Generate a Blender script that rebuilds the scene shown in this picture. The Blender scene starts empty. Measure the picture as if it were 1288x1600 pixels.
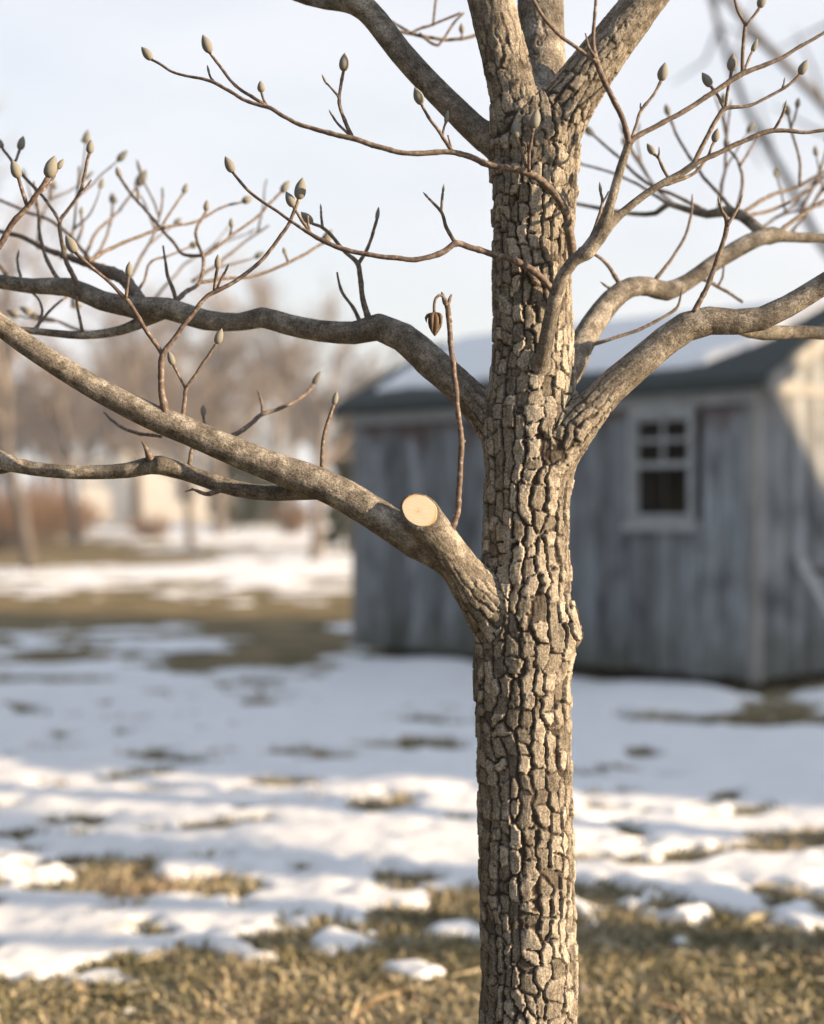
import bpy, math, random
import numpy as np
from mathutils import Vector, Matrix

# ------------------------------------------------------------------ camera, light, exposure
FPX, CX, CY, CAMH = 2500.0, 644.0, 800.0, 1.25      # focal length and centre in photo pixels, eye height
scene = bpy.context.scene
col = scene.collection
cam_d = bpy.data.cameras.new('camera')
cam = bpy.data.objects.new('camera', cam_d)
col.objects.link(cam)
cam_d.sensor_fit = 'VERTICAL'
cam_d.sensor_height = 36.0
cam_d.lens = 36.0 * FPX / 1600.0
cam_d.clip_start, cam_d.clip_end = 0.05, 2000.0
cam.location = (0, 0, CAMH)
cam.rotation_euler = (math.pi / 2, 0, 0)
cam_d.dof.use_dof = True
cam_d.dof.focus_distance = 2.44
cam_d.dof.aperture_fstop = 2.1
scene.camera = cam

SUN_AZ, SUN_EL = math.radians(107.0), math.radians(13.5)   # azimuth clockwise from the view direction (+Y)
sun_dir = Vector((math.sin(SUN_AZ) * math.cos(SUN_EL), math.cos(SUN_AZ) * math.cos(SUN_EL), math.sin(SUN_EL)))
world = bpy.data.worlds.new('World')
scene.world = world
world.use_nodes = True
wn, wl = world.node_tree.nodes, world.node_tree.links
wn.clear()
w_out = wn.new('ShaderNodeOutputWorld')
w_bg = wn.new('ShaderNodeBackground')
w_bg.inputs['Strength'].default_value = 0.082
w_sky = wn.new('ShaderNodeTexSky')
w_sky.sky_type = 'NISHITA'
w_sky.sun_disc = False
w_sky.sun_elevation = SUN_EL
w_sky.sun_rotation = SUN_AZ
w_sky.air_density = 1.0
w_sky.dust_density = 1.0
w_tc = wn.new('ShaderNodeTexCoord')
w_map = wn.new('ShaderNodeMapping')
w_map.inputs['Scale'].default_value = (1.0, 1.0, 2.2)
w_noise = wn.new('ShaderNodeTexNoise')
w_noise.inputs['Scale'].default_value = 2.6
w_noise.inputs['Detail'].default_value = 4.0
w_noise.inputs['Roughness'].default_value = 0.5
w_ramp = wn.new('ShaderNodeMapRange')
w_ramp.inputs['From Min'].default_value = 0.30
w_ramp.inputs['From Max'].default_value = 0.62
w_ramp.inputs['To Min'].default_value = 0.55
w_ramp.inputs['To Max'].default_value = 0.95
w_mix = wn.new('ShaderNodeMixRGB')
w_mix.inputs['Color2'].default_value = (4.8, 4.9, 5.2, 1)      # thin bright cloud veil
wl.new(w_tc.outputs['Generated'], w_map.inputs['Vector'])
wl.new(w_map.outputs['Vector'], w_noise.inputs['Vector'])
wl.new(w_noise.outputs['Fac'], w_ramp.inputs['Value'])
w_sep = wn.new('ShaderNodeSeparateXYZ')
w_alt = wn.new('ShaderNodeMapRange')                 # the veil is thickest towards the horizon all round
w_alt.inputs['From Min'].default_value = 0.18
w_alt.inputs['From Max'].default_value = 0.70
w_alt.inputs['To Min'].default_value = 1.0
w_alt.inputs['To Max'].default_value = 0.4
w_mul = wn.new('ShaderNodeMath')
w_mul.operation = 'MULTIPLY'
wl.new(w_tc.outputs['Generated'], w_sep.inputs['Vector'])
wl.new(w_sep.outputs['Z'], w_alt.inputs['Value'])
wl.new(w_ramp.outputs['Result'], w_mul.inputs[0])
wl.new(w_alt.outputs['Result'], w_mul.inputs[1])
wl.new(w_mul.outputs[0], w_mix.inputs['Fac'])
wl.new(w_sky.outputs['Color'], w_mix.inputs['Color1'])
wl.new(w_mix.outputs['Color'], w_bg.inputs['Color'])
wl.new(w_bg.outputs['Background'], w_out.inputs['Surface'])

sun_d = bpy.data.lights.new('sun', 'SUN')
sun_d.energy = 5.0
sun_d.angle = math.radians(0.5)
sun_d.color = (1.0, 0.73, 0.46)
sun = bpy.data.objects.new('sun', sun_d)
col.objects.link(sun)
sun.rotation_euler = (-sun_dir).to_track_quat('-Z', 'Y').to_euler()
sun.location = (20, -8, 15)

scene.render.engine = 'CYCLES'
vs = scene.view_settings
vs.view_transform = 'Standard'
vs.look = 'None'
vs.exposure = 1.36
vs.gamma = 1.0
vs.use_curve_mapping = False
scene.cycles.use_denoising = True
scene.cycles.max_bounces = 6
scene.cycles.transparent_max_bounces = 12

rng = np.random.default_rng(7)

# ------------------------------------------------------------------ helpers
def tag(o, label=None, cat=None, group=None, kind=None):
    if label: o['label'] = label
    if cat: o['category'] = cat
    if group: o['group'] = group
    if kind: o['kind'] = kind
    return o

def empty(name, loc=(0, 0, 0), rz=0.0):
    o = bpy.data.objects.new(name, None)
    o.empty_display_size = 0.1
    col.objects.link(o)
    o.location = loc
    o.rotation_euler = (0, 0, rz)
    return o

def mesh_np(name, V, F, smooth=False, attrs=None):
    """V (n,3) array; F: array (m,3|4) or list of such arrays."""
    if not isinstance(F, (list, tuple)): F = [F]
    F = [np.asarray(f, dtype=np.int32) for f in F if len(f)]
    me = bpy.data.meshes.new(name)
    me.vertices.add(len(V))
    me.vertices.foreach_set('co', np.ascontiguousarray(V, dtype=np.float32).ravel())
    nl = sum(f.size for f in F)
    npoly = sum(len(f) for f in F)
    me.loops.add(nl)
    me.loops.foreach_set('vertex_index', np.concatenate([f.ravel() for f in F]))
    me.polygons.add(npoly)
    tot = np.concatenate([np.full(len(f), f.shape[1], dtype=np.int32) for f in F])
    st = np.concatenate([[0], np.cumsum(tot)[:-1]]).astype(np.int32)
    me.polygons.foreach_set('loop_start', st)
    me.polygons.foreach_set('use_smooth', np.full(npoly, smooth))
    if attrs:
        for k, a in attrs.items():
            at = me.attributes.new(k, 'FLOAT', 'POINT')
            at.data.foreach_set('value', np.ascontiguousarray(a, dtype=np.float32))
    me.update(calc_edges=True)
    return me

def obj(name, me, mat, parent=None):
    o = bpy.data.objects.new(name, me)
    if mat and not me.materials: me.materials.append(mat)
    col.objects.link(o)
    if parent is not None: o.parent = parent
    return o

def build(name, V, F, mat, parent=None, smooth=False, attrs=None):
    return obj(name, mesh_np(name, V, F, smooth, attrs), mat, parent)

class MB:
    """collects geometry for one mesh"""
    def __init__(s): s.V, s.F3, s.F4, s.n, s.A = [], [], [], 0, []
    def add(s, V, F, a=None):
        V = np.asarray(V, float); F = np.asarray(F, int)
        s.V.append(V)
        (s.F3 if F.shape[1] == 3 else s.F4).append(F + s.n)
        s.A.append(np.full(len(V), 0.5) if a is None else np.broadcast_to(a, (len(V),)))
        s.n += len(V)
    def tube(s, P, R, n=6, cap=True, a=None):
        V, F, caps = tube(P, R, n)
        s.V.append(V); s.F4.append(F + s.n)
        if cap: s.F3.append(caps + s.n)
        s.A.append(np.full(len(V), 0.5 if a is None else a))
        s.n += len(V)
    def box(s, x0, x1, y0, y1, z0, z1, a=None):
        V = [(x, y, z) for x in (x0, x1) for y in (y0, y1) for z in (z0, z1)]
        F = [(0, 1, 3, 2), (4, 6, 7, 5), (0, 4, 5, 1), (2, 3, 7, 6), (0, 2, 6, 4), (1, 5, 7, 3)]
        s.add(V, F, a)
    def arrays(s):
        F = []
        if s.F4: F.append(np.concatenate(s.F4))
        if s.F3: F.append(np.concatenate(s.F3))
        return np.concatenate(s.V), F, np.concatenate(s.A)
    def build(s, name, mat, parent=None, smooth=False):
        V, F, A = s.arrays()
        return build(name, V, F, mat, parent, smooth, {'tint': A})

def tube(P, R, n=6):
    """generalised cylinder along P with radii R, closed by end fans"""
    P = np.asarray(P, float); R = np.asarray(R, float)
    T = np.gradient(P, axis=0)
    T /= np.linalg.norm(T, axis=1)[:, None] + 1e-12
    ref = np.array([0.31, -0.9, 0.29]) if abs(T[0] @ np.array([0.31, -0.9, 0.29])) < 0.8 else np.array([0.9, 0.3, 0.3])
    U = ref - T * (T @ ref)[:, None]
    nu = np.linalg.norm(U, axis=1)
    U /= nu[:, None] + 1e-12
    W = np.cross(T, U)
    a = np.linspace(0, 2 * np.pi, n, endpoint=False)
    V = P[:, None] + R[:, None, None] * (U[:, None] * np.cos(a)[None, :, None] + W[:, None] * np.sin(a)[None, :, None])
    m = len(P)
    V = V.reshape(-1, 3)
    i = np.arange(m - 1)[:, None] * n; j = np.arange(n)[None]; j2 = (j + 1) % n
    F = np.stack([i + j, i + j2, i + n + j2, i + n + j], -1).reshape(-1, 4)
    V = np.concatenate([V, P[:1], P[-1:]])
    j = np.arange(n); j2 = (j + 1) % n
    caps = np.concatenate([np.stack([np.full(n, m * n), j2, j], -1), np.stack([np.full(n, m * n + 1), (m - 1) * n + j, (m - 1) * n + j2], -1)])
    return V, F, caps

def catmull(P, step):
    """resample control rows (any columns; first three are xyz) with a Catmull-Rom spline"""
    P = np.asarray(P, float)
    E = np.concatenate([[2 * P[0] - P[1]], P, [2 * P[-1] - P[-2]]])
    out = []
    for i in range(1, len(E) - 2):
        L = np.linalg.norm(E[i + 1, :3] - E[i, :3])
        k = max(1, int(round(L / step)))
        t = (np.arange(k) / k)[:, None]
        p0, p1, p2, p3 = E[i - 1], E[i], E[i + 1], E[i + 2]
        out.append(0.5 * ((2 * p1) + (p2 - p0) * t + (2 * p0 - 5 * p1 + 4 * p2 - p3) * t ** 2 + (3 * p1 - p0 - 3 * p2 + p3) * t ** 3))
    out.append(E[-2][None])
    return np.concatenate(out)

def at(px, py, d):
    """photo pixel + distance along the view axis -> world point"""
    return np.array([(px - CX) / FPX * d, d, CAMH + (CY - py) / FPX * d])

def hsh(*k):
    h = np.zeros(np.shape(k[0]), dtype=np.uint32)
    for q, c in zip(k, (0x9E3779B1, 0x85EBCA77, 0xC2B2AE3D, 0x27D4EB2F)):
        h = (h ^ (np.asarray(q).astype(np.int64).astype(np.uint32) * np.uint32(c))) * np.uint32(0x2C1B3C6D)
        h ^= h >> np.uint32(15)
    h *= np.uint32(0x297A2D39); h ^= h >> np.uint32(13)
    return (h & np.uint32(0xFFFFFF)).astype(np.float64) / 0xFFFFFF

def vnoise(P, seed=0):
    """value noise in [-1,1], P (n,d) with d 2 or 3"""
    P = np.asarray(P, float)
    if P.shape[1] == 2: P = np.column_stack([P, np.full(len(P), 0.37)])
    I = np.floor(P).astype(np.int64); f = P - I
    f = f * f * f * (f * (f * 6 - 15) + 10)
    r = 0
    for dx in (0, 1):
        wx = f[:, 0] if dx else 1 - f[:, 0]
        for dy in (0, 1):
            wy = wx * (f[:, 1] if dy else 1 - f[:, 1])
            for dz in (0, 1):
                wz = wy * (f[:, 2] if dz else 1 - f[:, 2])
                r = r + wz * hsh(I[:, 0] + dx, I[:, 1] + dy, I[:, 2] + dz, np.full(len(P), seed))
    return r * 2 - 1

def fbm(P, octv=4, seed=0, gain=0.5):
    P = np.asarray(P, float)
    r, a, t = 0, 1.0, 0
    for o in range(octv):
        r = r + a * vnoise(P * 2.03 ** o + 17.3 * o, seed + o)
        t += a; a *= gain
    return r / t

def sstep(a, b, x):
    t = np.clip((x - a) / (b - a + 1e-12), 0, 1)
    return t * t * (3 - 2 * t)

# ------------------------------------------------------------------ materials
def mat_new(name):
    m = bpy.data.materials.new(name)
    m.use_nodes = True
    nt = m.node_tree
    b = nt.nodes['Principled BSDF']
    b.inputs['Specular IOR Level'].default_value = 0.3
    return m, nt, b

def nd(nt, typ, **kw):
    n = nt.nodes.new(typ)
    for k, v in kw.items():
        if k in n.inputs.keys(): n.inputs[k].default_value = v
        else: setattr(n, k, v)
    return n

def ramp(nt, src, stops):
    r = nt.nodes.new('ShaderNodeValToRGB')
    e = r.color_ramp.elements
    while len(e) < len(stops): e.new(0.5)
    for q, (p, c) in zip(e, stops):
        q.position = p
        q.color = tuple(c) + (1,)
    nt.links.new(src, r.inputs['Fac'])
    return r

def noise_col(name, stops, scale=5.0, rough=0.8, stretch=(1, 1, 1), detail=5, bump=0.0, bscale=None, bdist=0.002, tint=None, coords='Object', spec=0.3):
    """noise-driven colour ramp material; optional per-vertex/object tint multiplies the value"""
    m, nt, b = mat_new(name)
    tc = nd(nt, 'ShaderNodeTexCoord')
    mp = nd(nt, 'ShaderNodeMapping')
    mp.inputs['Scale'].default_value = stretch
    nt.links.new(tc.outputs[coords], mp.inputs['Vector'])
    n = nd(nt, 'ShaderNodeTexNoise', Scale=scale, Detail=detail, Roughness=0.6)
    nt.links.new(mp.outputs['Vector'], n.inputs['Vector'])
    r = ramp(nt, n.outputs['Fac'], stops)
    outc = r.outputs['Color']
    if tint:
        if tint == 'object':
            oi = nd(nt, 'ShaderNodeObjectInfo'); src = oi.outputs['Random']
        else:
            a = nd(nt, 'ShaderNodeAttribute', attribute_name=tint); src = a.outputs['Fac']
        mr = nd(nt, 'ShaderNodeMapRange')
        mr.inputs['To Min'].default_value = 0.6; mr.inputs['To Max'].default_value = 1.35
        nt.links.new(src, mr.inputs['Value'])
        mx = nd(nt, 'ShaderNodeVectorMath', operation='SCALE')
        nt.links.new(outc, mx.inputs[0]); nt.links.new(mr.outputs['Result'], mx.inputs['Scale'])
        outc = mx.outputs['Vector']
    nt.links.new(outc, b.inputs['Base Color'])
    b.inputs['Roughness'].default_value = rough
    b.inputs['Specular IOR Level'].default_value = spec
    if bump:
        n2 = nd(nt, 'ShaderNodeTexNoise', Scale=bscale or scale * 4, Detail=6, Roughness=0.65)
        nt.links.new(mp.outputs['Vector'], n2.inputs['Vector'])
        bp = nd(nt, 'ShaderNodeBump', Strength=bump, Distance=bdist)
        nt.links.new(n2.outputs['Fac'], bp.inputs['Height'])
        nt.links.new(bp.outputs['Normal'], b.inputs['Normal'])
    return m

def make_bark():
    m, nt, b = mat_new('bark')
    L = nt.links.new
    tc = nd(nt, 'ShaderNodeTexCoord')
    aP = nd(nt, 'ShaderNodeAttribute', attribute_name='plate')
    aT = nd(nt, 'ShaderNodeAttribute', attribute_name='tint')
    aS = nd(nt, 'ShaderNodeAttribute', attribute_name='smoothness')
    fine = nd(nt, 'ShaderNodeTexNoise', Scale=330.0, Detail=4.0, Roughness=0.7)
    big = nd(nt, 'ShaderNodeTexNoise', Scale=26.0, Detail=5.0, Roughness=0.6)
    blot = nd(nt, 'ShaderNodeTexNoise', Scale=55.0, Detail=4.0, Roughness=0.65)
    for n in (fine, big, blot): L(tc.outputs['Object'], n.inputs['Vector'])
    aA = nd(nt, 'ShaderNodeAttribute', attribute_name='along'); aR = nd(nt, 'ShaderNodeAttribute', attribute_name='around')
    cmb = nd(nt, 'ShaderNodeCombineXYZ'); L(aR.outputs['Fac'], cmb.inputs['X']); L(aA.outputs['Fac'], cmb.inputs['Y'])
    fmp = nd(nt, 'ShaderNodeMapping'); fmp.inputs['Scale'].default_value = (1.0, 0.22, 1.0); L(cmb.outputs['Vector'], fmp.inputs['Vector'])
    fibre = nd(nt, 'ShaderNodeTexNoise', Scale=520.0, Detail=4.0, Roughness=0.65); L(fmp.outputs['Vector'], fibre.inputs['Vector'])
    chip = nd(nt, 'ShaderNodeTexNoise', Scale=210.0, Detail=5.0, Roughness=0.7); L(fmp.outputs['Vector'], chip.inputs['Vector'])
    plate = ramp(nt, aT.outputs['Fac'], [(0.0, (0.15, 0.138, 0.117)), (0.45, (0.285, 0.265, 0.227)), (1.0, (0.48, 0.45, 0.395))])
    limb = ramp(nt, big.outputs['Fac'], [(0.30, (0.105, 0.099, 0.089)), (0.5, (0.20, 0.187, 0.166)), (0.68, (0.40, 0.382, 0.35))])
    mx = nd(nt, 'ShaderNodeMixRGB')
    L(aS.outputs['Fac'], mx.inputs['Fac']); L(plate.outputs['Color'], mx.inputs['Color1']); L(limb.outputs['Color'], mx.inputs['Color2'])
    # dark lichen blotches and mineral speckle
    dk = ramp(nt, blot.outputs['Fac'], [(0.36, (0.50, 0.48, 0.46)), (0.52, (1, 1, 1))])
    m2 = nd(nt, 'ShaderNodeMixRGB', blend_type='MULTIPLY'); m2.inputs['Fac'].default_value = 0.8
    L(mx.outputs['Color'], m2.inputs['Color1']); L(dk.outputs['Color'], m2.inputs['Color2'])
    sp = ramp(nt, fine.outputs['Fac'], [(0.38, (0.42, 0.41, 0.40)), (0.5, (0.98, 0.98, 0.98)), (0.62, (1.5, 1.48, 1.43))])
    m3 = nd(nt, 'ShaderNodeMixRGB', blend_type='MULTIPLY'); m3.inputs['Fac'].default_value = 0.75
    L(m2.outputs['Color'], m3.inputs['Color1']); L(sp.outputs['Color'], m3.inputs['Color2'])
    # unweathered inner bark where no plate sits, coloured darker to deepen crack shade
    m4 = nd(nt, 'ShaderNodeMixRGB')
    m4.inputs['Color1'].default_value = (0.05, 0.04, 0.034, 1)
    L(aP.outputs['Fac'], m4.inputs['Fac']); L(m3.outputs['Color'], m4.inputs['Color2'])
    fr = ramp(nt, chip.outputs['Fac'], [(0.34, (0.55, 0.53, 0.5)), (0.47, (1, 1, 1)), (0.66, (1.22, 1.2, 1.16))])
    m5 = nd(nt, 'ShaderNodeMixRGB', blend_type='MULTIPLY'); m5.inputs['Fac'].default_value = 0.7
    L(m4.outputs['Color'], m5.inputs['Color1']); L(fr.outputs['Color'], m5.inputs['Color2'])
    L(m5.outputs['Color'], b.inputs['Base Color'])
    b.inputs['Roughness'].default_value = 0.88
    b.inputs['Specular IOR Level'].default_value = 0.2
    bp = nd(nt, 'ShaderNodeBump', Strength=0.7, Distance=0.0011)
    hf = nd(nt, 'ShaderNodeMath', operation='ADD'); L(fine.outputs['Fac'], hf.inputs[0]); L(fibre.outputs['Fac'], hf.inputs[1])
    L(hf.outputs[0], bp.inputs['Height'])
    bp2 = nd(nt, 'ShaderNodeBump', Strength=0.6, Distance=0.003)
    n3 = nd(nt, 'ShaderNodeTexNoise', Scale=110.0, Detail=5.0, Roughness=0.6)
    L(tc.outputs['Object'], n3.inputs['Vector'])
    hm = nd(nt, 'ShaderNodeMath', operation='ADD'); L(n3.outputs['Fac'], hm.inputs[0]); L(chip.outputs['Fac'], hm.inputs[1])
    L(hm.outputs[0], bp2.inputs['Height']); L(bp2.outputs['Normal'], bp.inputs['Normal'])
    L(bp.outputs['Normal'], b.inputs['Normal'])
    return m

M = {}
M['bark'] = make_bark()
M['twig'] = noise_col('twig_bark', [(0.3, (0.085, 0.066, 0.055)), (0.5, (0.15, 0.12, 0.10)), (0.7, (0.31, 0.27, 0.23))], 160, 0.75, bump=0.6, bscale=420, bdist=0.0008)
M['twig_red'] = noise_col('young_twig_bark', [(0.3, (0.078, 0.056, 0.049)), (0.52, (0.135, 0.102, 0.088)), (0.68, (0.32, 0.285, 0.255))], 130, 0.6, bump=0.5, bscale=420, bdist=0.0007)
M['bud'] = noise_col('bud_scales', [(0.3, (0.16, 0.163, 0.148)), (0.6, (0.27, 0.272, 0.25)), (0.8, (0.38, 0.38, 0.355))], 120, 0.9, bump=0.5, bscale=700, bdist=0.0006, spec=0.1)
M['pod'] = noise_col('dry_seed_pod', [(0.3, (0.055, 0.037, 0.025)), (0.55, (0.13, 0.092, 0.06)), (0.8, (0.22, 0.17, 0.12))], 220, 0.7, stretch=(1, 1, 0.25), bump=0.5, bscale=500, bdist=0.0007)

def make_cut():
    m, nt, b = mat_new('cut_wood')
    L = nt.links.new
    tc = nd(nt, 'ShaderNodeTexCoord')
    sep = nd(nt, 'ShaderNodeVectorMath', operation='LENGTH')
    dist = nd(nt, 'ShaderNodeTexNoise', Scale=60.0, Detail=3.0)
    L(tc.outputs['Object'], dist.inputs['Vector'])
    vm = nd(nt, 'ShaderNodeVectorMath', operation='MULTIPLY_ADD')
    vm.inputs[1].default_value = (0.004, 0.004, 0.0)
    L(dist.outputs['Color'], vm.inputs[0]); L(tc.outputs['Object'], vm.inputs[2])
    L(vm.outputs['Vector'], sep.inputs[0])
    sc = nd(nt, 'ShaderNodeMath', operation='MULTIPLY'); sc.inputs[1].default_value = 1600.0
    L(sep.outputs['Value'], sc.inputs[0])
    sn = nd(nt, 'ShaderNodeMath', operation='SINE'); L(sc.outputs[0], sn.inputs[0])
    r1 = ramp(nt, sn.outputs[0], [(0.0, (0.78, 0.67, 0.50)), (1.0, (0.81, 0.71, 0.545))])
    mr = nd(nt, 'ShaderNodeMapRange'); mr.inputs['From Max'].default_value = 0.03
    L(sep.outputs['Value'], mr.inputs['Value'])
    r2 = ramp(nt, mr.outputs['Result'], [(0.0, (0.48, 0.38, 0.27)), (0.07, (0.80, 0.74, 0.62)), (0.12, (0.93, 0.9, 0.85)), (0.3, (1, 1, 1)), (0.80, (1, 1, 1)), (0.93, (0.95, 0.82, 0.62)), (0.99, (0.55, 0.36, 0.22))])
    mx = nd(nt, 'ShaderNodeMixRGB', blend_type='MULTIPLY'); mx.inputs['Fac'].default_value = 1.0
    L(r1.outputs['Color'], mx.inputs['Color1']); L(r2.outputs['Color'], mx.inputs['Color2'])
    saw = nd(nt, 'ShaderNodeTexNoise', Scale=90.0, Detail=4.0)
    mp = nd(nt, 'ShaderNodeMapping'); mp.inputs['Scale'].default_value = (1, 9, 1); mp.inputs['Rotation'].default_value = (0, 0, 0.6)
    L(tc.outputs['Object'], mp.inputs['Vector']); L(mp.outputs['Vector'], saw.inputs['Vector'])
    rs = ramp(nt, saw.outputs['Fac'], [(0.3, (0.86, 0.84, 0.80)), (0.7, (1.06, 1.05, 1.03))])
    mx2 = nd(nt, 'ShaderNodeMixRGB', blend_type='MULTIPLY'); mx2.inputs['Fac'].default_value = 0.7
    L(mx.outputs['Color'], mx2.inputs['Color1']); L(rs.outputs['Color'], mx2.inputs['Color2'])
    L(mx2.outputs['Color'], b.inputs['Base Color'])
    b.inputs['Roughness'].default_value = 0.6
    bp = nd(nt, 'ShaderNodeBump', Strength=0.35, Distance=0.0008)
    L(saw.outputs['Fac'], bp.inputs['Height']); L(bp.outputs['Normal'], b.inputs['Normal'])
    return m
M['cut'] = make_cut()

M['snow'] = noise_col('snow', [(0.3, (0.84, 0.87, 0.90)), (0.7, (0.90, 0.915, 0.93))], 3, 0.7, bump=0.35, bscale=24, bdist=0.012, spec=0.2)
M['lawn'] = noise_col('winter_lawn', [(0.25, (0.075, 0.068, 0.033)), (0.42, (0.145, 0.12, 0.062)), (0.58, (0.25, 0.195, 0.105)), (0.75, (0.34, 0.275, 0.16))], 1.7, 0.95, detail=8, bump=0.8, bscale=26, bdist=0.03, spec=0.1)
M['grass'] = None

def make_grass():
    m, nt, b = mat_new('dry_grass')
    a = nd(nt, 'ShaderNodeAttribute', attribute_name='tint')
    r = ramp(nt, a.outputs['Fac'], [(0.0, (0.07, 0.076, 0.035)), (0.3, (0.165, 0.158, 0.08)), (0.6, (0.335, 0.29, 0.18)), (0.88, (0.52, 0.46, 0.315)), (1.0, (0.20, 0.09, 0.05))])
    nt.links.new(r.outputs['Color'], b.inputs['Base Color'])
    b.inputs['Roughness'].default_value = 0.8
    return m
M['grass'] = make_grass()

def make_plank(stain_and_shade=0.85):
    m, nt, b = mat_new('weathered_plank')
    L = nt.links.new
    tc = nd(nt, 'ShaderNodeTexCoord')
    oi = nd(nt, 'ShaderNodeObjectInfo')
    mp = nd(nt, 'ShaderNodeMapping'); mp.inputs['Scale'].default_value = (1, 1, 0.06)
    va = nd(nt, 'ShaderNodeVectorMath', operation='MULTIPLY_ADD'); va.inputs[1].default_value = (9, 9, 9)
    L(oi.outputs['Random'], va.inputs[0]); L(tc.outputs['Object'], va.inputs[2]); L(va.outputs['Vector'], mp.inputs['Vector'])
    g = nd(nt, 'ShaderNodeTexNoise', Scale=38.0, Detail=6.0, Roughness=0.65); L(mp.outputs['Vector'], g.inputs['Vector'])
    r = ramp(nt, g.outputs['Fac'], [(0.28, (0.10, 0.112, 0.12)), (0.5, (0.205, 0.223, 0.237)), (0.72, (0.32, 0.34, 0.352))])
    mr = nd(nt, 'ShaderNodeMapRange'); mr.inputs['To Min'].default_value = 0.62; mr.inputs['To Max'].default_value = 1.4
    L(oi.outputs['Random'], mr.inputs['Value'])
    sc = nd(nt, 'ShaderNodeVectorMath', operation='SCALE'); L(r.outputs['Color'], sc.inputs[0]); L(mr.outputs['Result'], sc.inputs['Scale'])
    ws = nd(nt, 'ShaderNodeTexNoise', Scale=2.6, Detail=4.0, Roughness=0.55)
    wm = nd(nt, 'ShaderNodeMapping'); wm.inputs['Scale'].default_value = (2.2, 1, .8); L(tc.outputs['Object'], wm.inputs['Vector']); L(wm.outputs['Vector'], ws.inputs['Vector'])
    wr = ramp(nt, ws.outputs['Fac'], [(0.32, (0.30, 0.31, 0.33)), (0.47, (1, 1, 1)), (0.68, (1.25, 1.27, 1.3))])
    wx = nd(nt, 'ShaderNodeMixRGB', blend_type='MULTIPLY'); wx.inputs['Fac'].default_value = 0.9
    L(sc.outputs['Vector'], wx.inputs['Color1']); L(wr.outputs['Color'], wx.inputs['Color2'])
    # remains of red paint plus painted shade under the eave; green algae near the ground, broken up by noise
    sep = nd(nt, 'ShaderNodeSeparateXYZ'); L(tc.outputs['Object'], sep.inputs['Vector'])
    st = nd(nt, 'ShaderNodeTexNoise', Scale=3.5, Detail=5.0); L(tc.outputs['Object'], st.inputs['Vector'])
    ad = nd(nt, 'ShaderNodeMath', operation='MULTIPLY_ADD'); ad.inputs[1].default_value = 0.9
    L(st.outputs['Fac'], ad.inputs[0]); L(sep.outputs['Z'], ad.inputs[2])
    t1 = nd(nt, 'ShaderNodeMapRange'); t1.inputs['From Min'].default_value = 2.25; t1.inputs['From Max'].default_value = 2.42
    t1.inputs['To Max'].default_value = stain_and_shade
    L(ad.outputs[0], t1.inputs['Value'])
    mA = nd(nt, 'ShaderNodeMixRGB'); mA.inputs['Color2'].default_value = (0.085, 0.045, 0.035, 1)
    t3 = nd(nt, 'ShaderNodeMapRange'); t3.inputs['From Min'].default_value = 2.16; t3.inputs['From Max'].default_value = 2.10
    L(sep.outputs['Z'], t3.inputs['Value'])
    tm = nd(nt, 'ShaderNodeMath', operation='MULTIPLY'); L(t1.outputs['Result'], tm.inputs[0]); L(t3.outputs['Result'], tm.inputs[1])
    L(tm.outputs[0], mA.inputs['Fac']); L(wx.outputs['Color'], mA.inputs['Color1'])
    t2 = nd(nt, 'ShaderNodeMapRange'); t2.inputs['From Min'].default_value = 0.95; t2.inputs['From Max'].default_value = 0.5
    t2.inputs['To Max'].default_value = 0.75
    L(ad.outputs[0], t2.inputs['Value'])
    mB = nd(nt, 'ShaderNodeMixRGB'); mB.inputs['Color2'].default_value = (0.085, 0.095, 0.07, 1)
    L(t2.outputs['Result'], mB.inputs['Fac']); L(mA.outputs['Color'], mB.inputs['Color1'])
    L(mB.outputs['Color'], b.inputs['Base Color'])
    b.inputs['Roughness'].default_value = 0.85
    bp = nd(nt, 'ShaderNodeBump', Strength=0.4, Distance=0.003)
    L(g.outputs['Fac'], bp.inputs['Height']); L(bp.outputs['Normal'], b.inputs['Normal'])
    return m
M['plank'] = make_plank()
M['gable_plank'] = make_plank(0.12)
M['trim'] = noise_col('worn_pale_paint', [(0.3, (0.17, 0.17, 0.165)), (0.5, (0.27, 0.27, 0.26)), (0.7, (0.36, 0.36, 0.35))], 7, 0.75, stretch=(1, 1, 0.3), bump=0.3)
M['sash'] = noise_col('white_window_paint', [(0.3, (0.27, 0.28, 0.285)), (0.6, (0.40, 0.415, 0.42))], 14, 0.5, bump=0.2)
M['shingle'] = noise_col('dark_shingles', [(0.3, (0.028, 0.04, 0.042)), (0.7, (0.06, 0.075, 0.075))], 22, 0.85, bump=0.6, bscale=30, bdist=0.01)
M['timber'] = noise_col('dark_skid_timber', [(0.3, (0.03, 0.025, 0.02)), (0.7, (0.07, 0.06, 0.05))], 9, 0.9, bump=0.4)
M['iron'] = noise_col('rusty_iron', [(0.3, (0.03, 0.027, 0.025)), (0.7, (0.08, 0.06, 0.05))], 30, 0.7)

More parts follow.
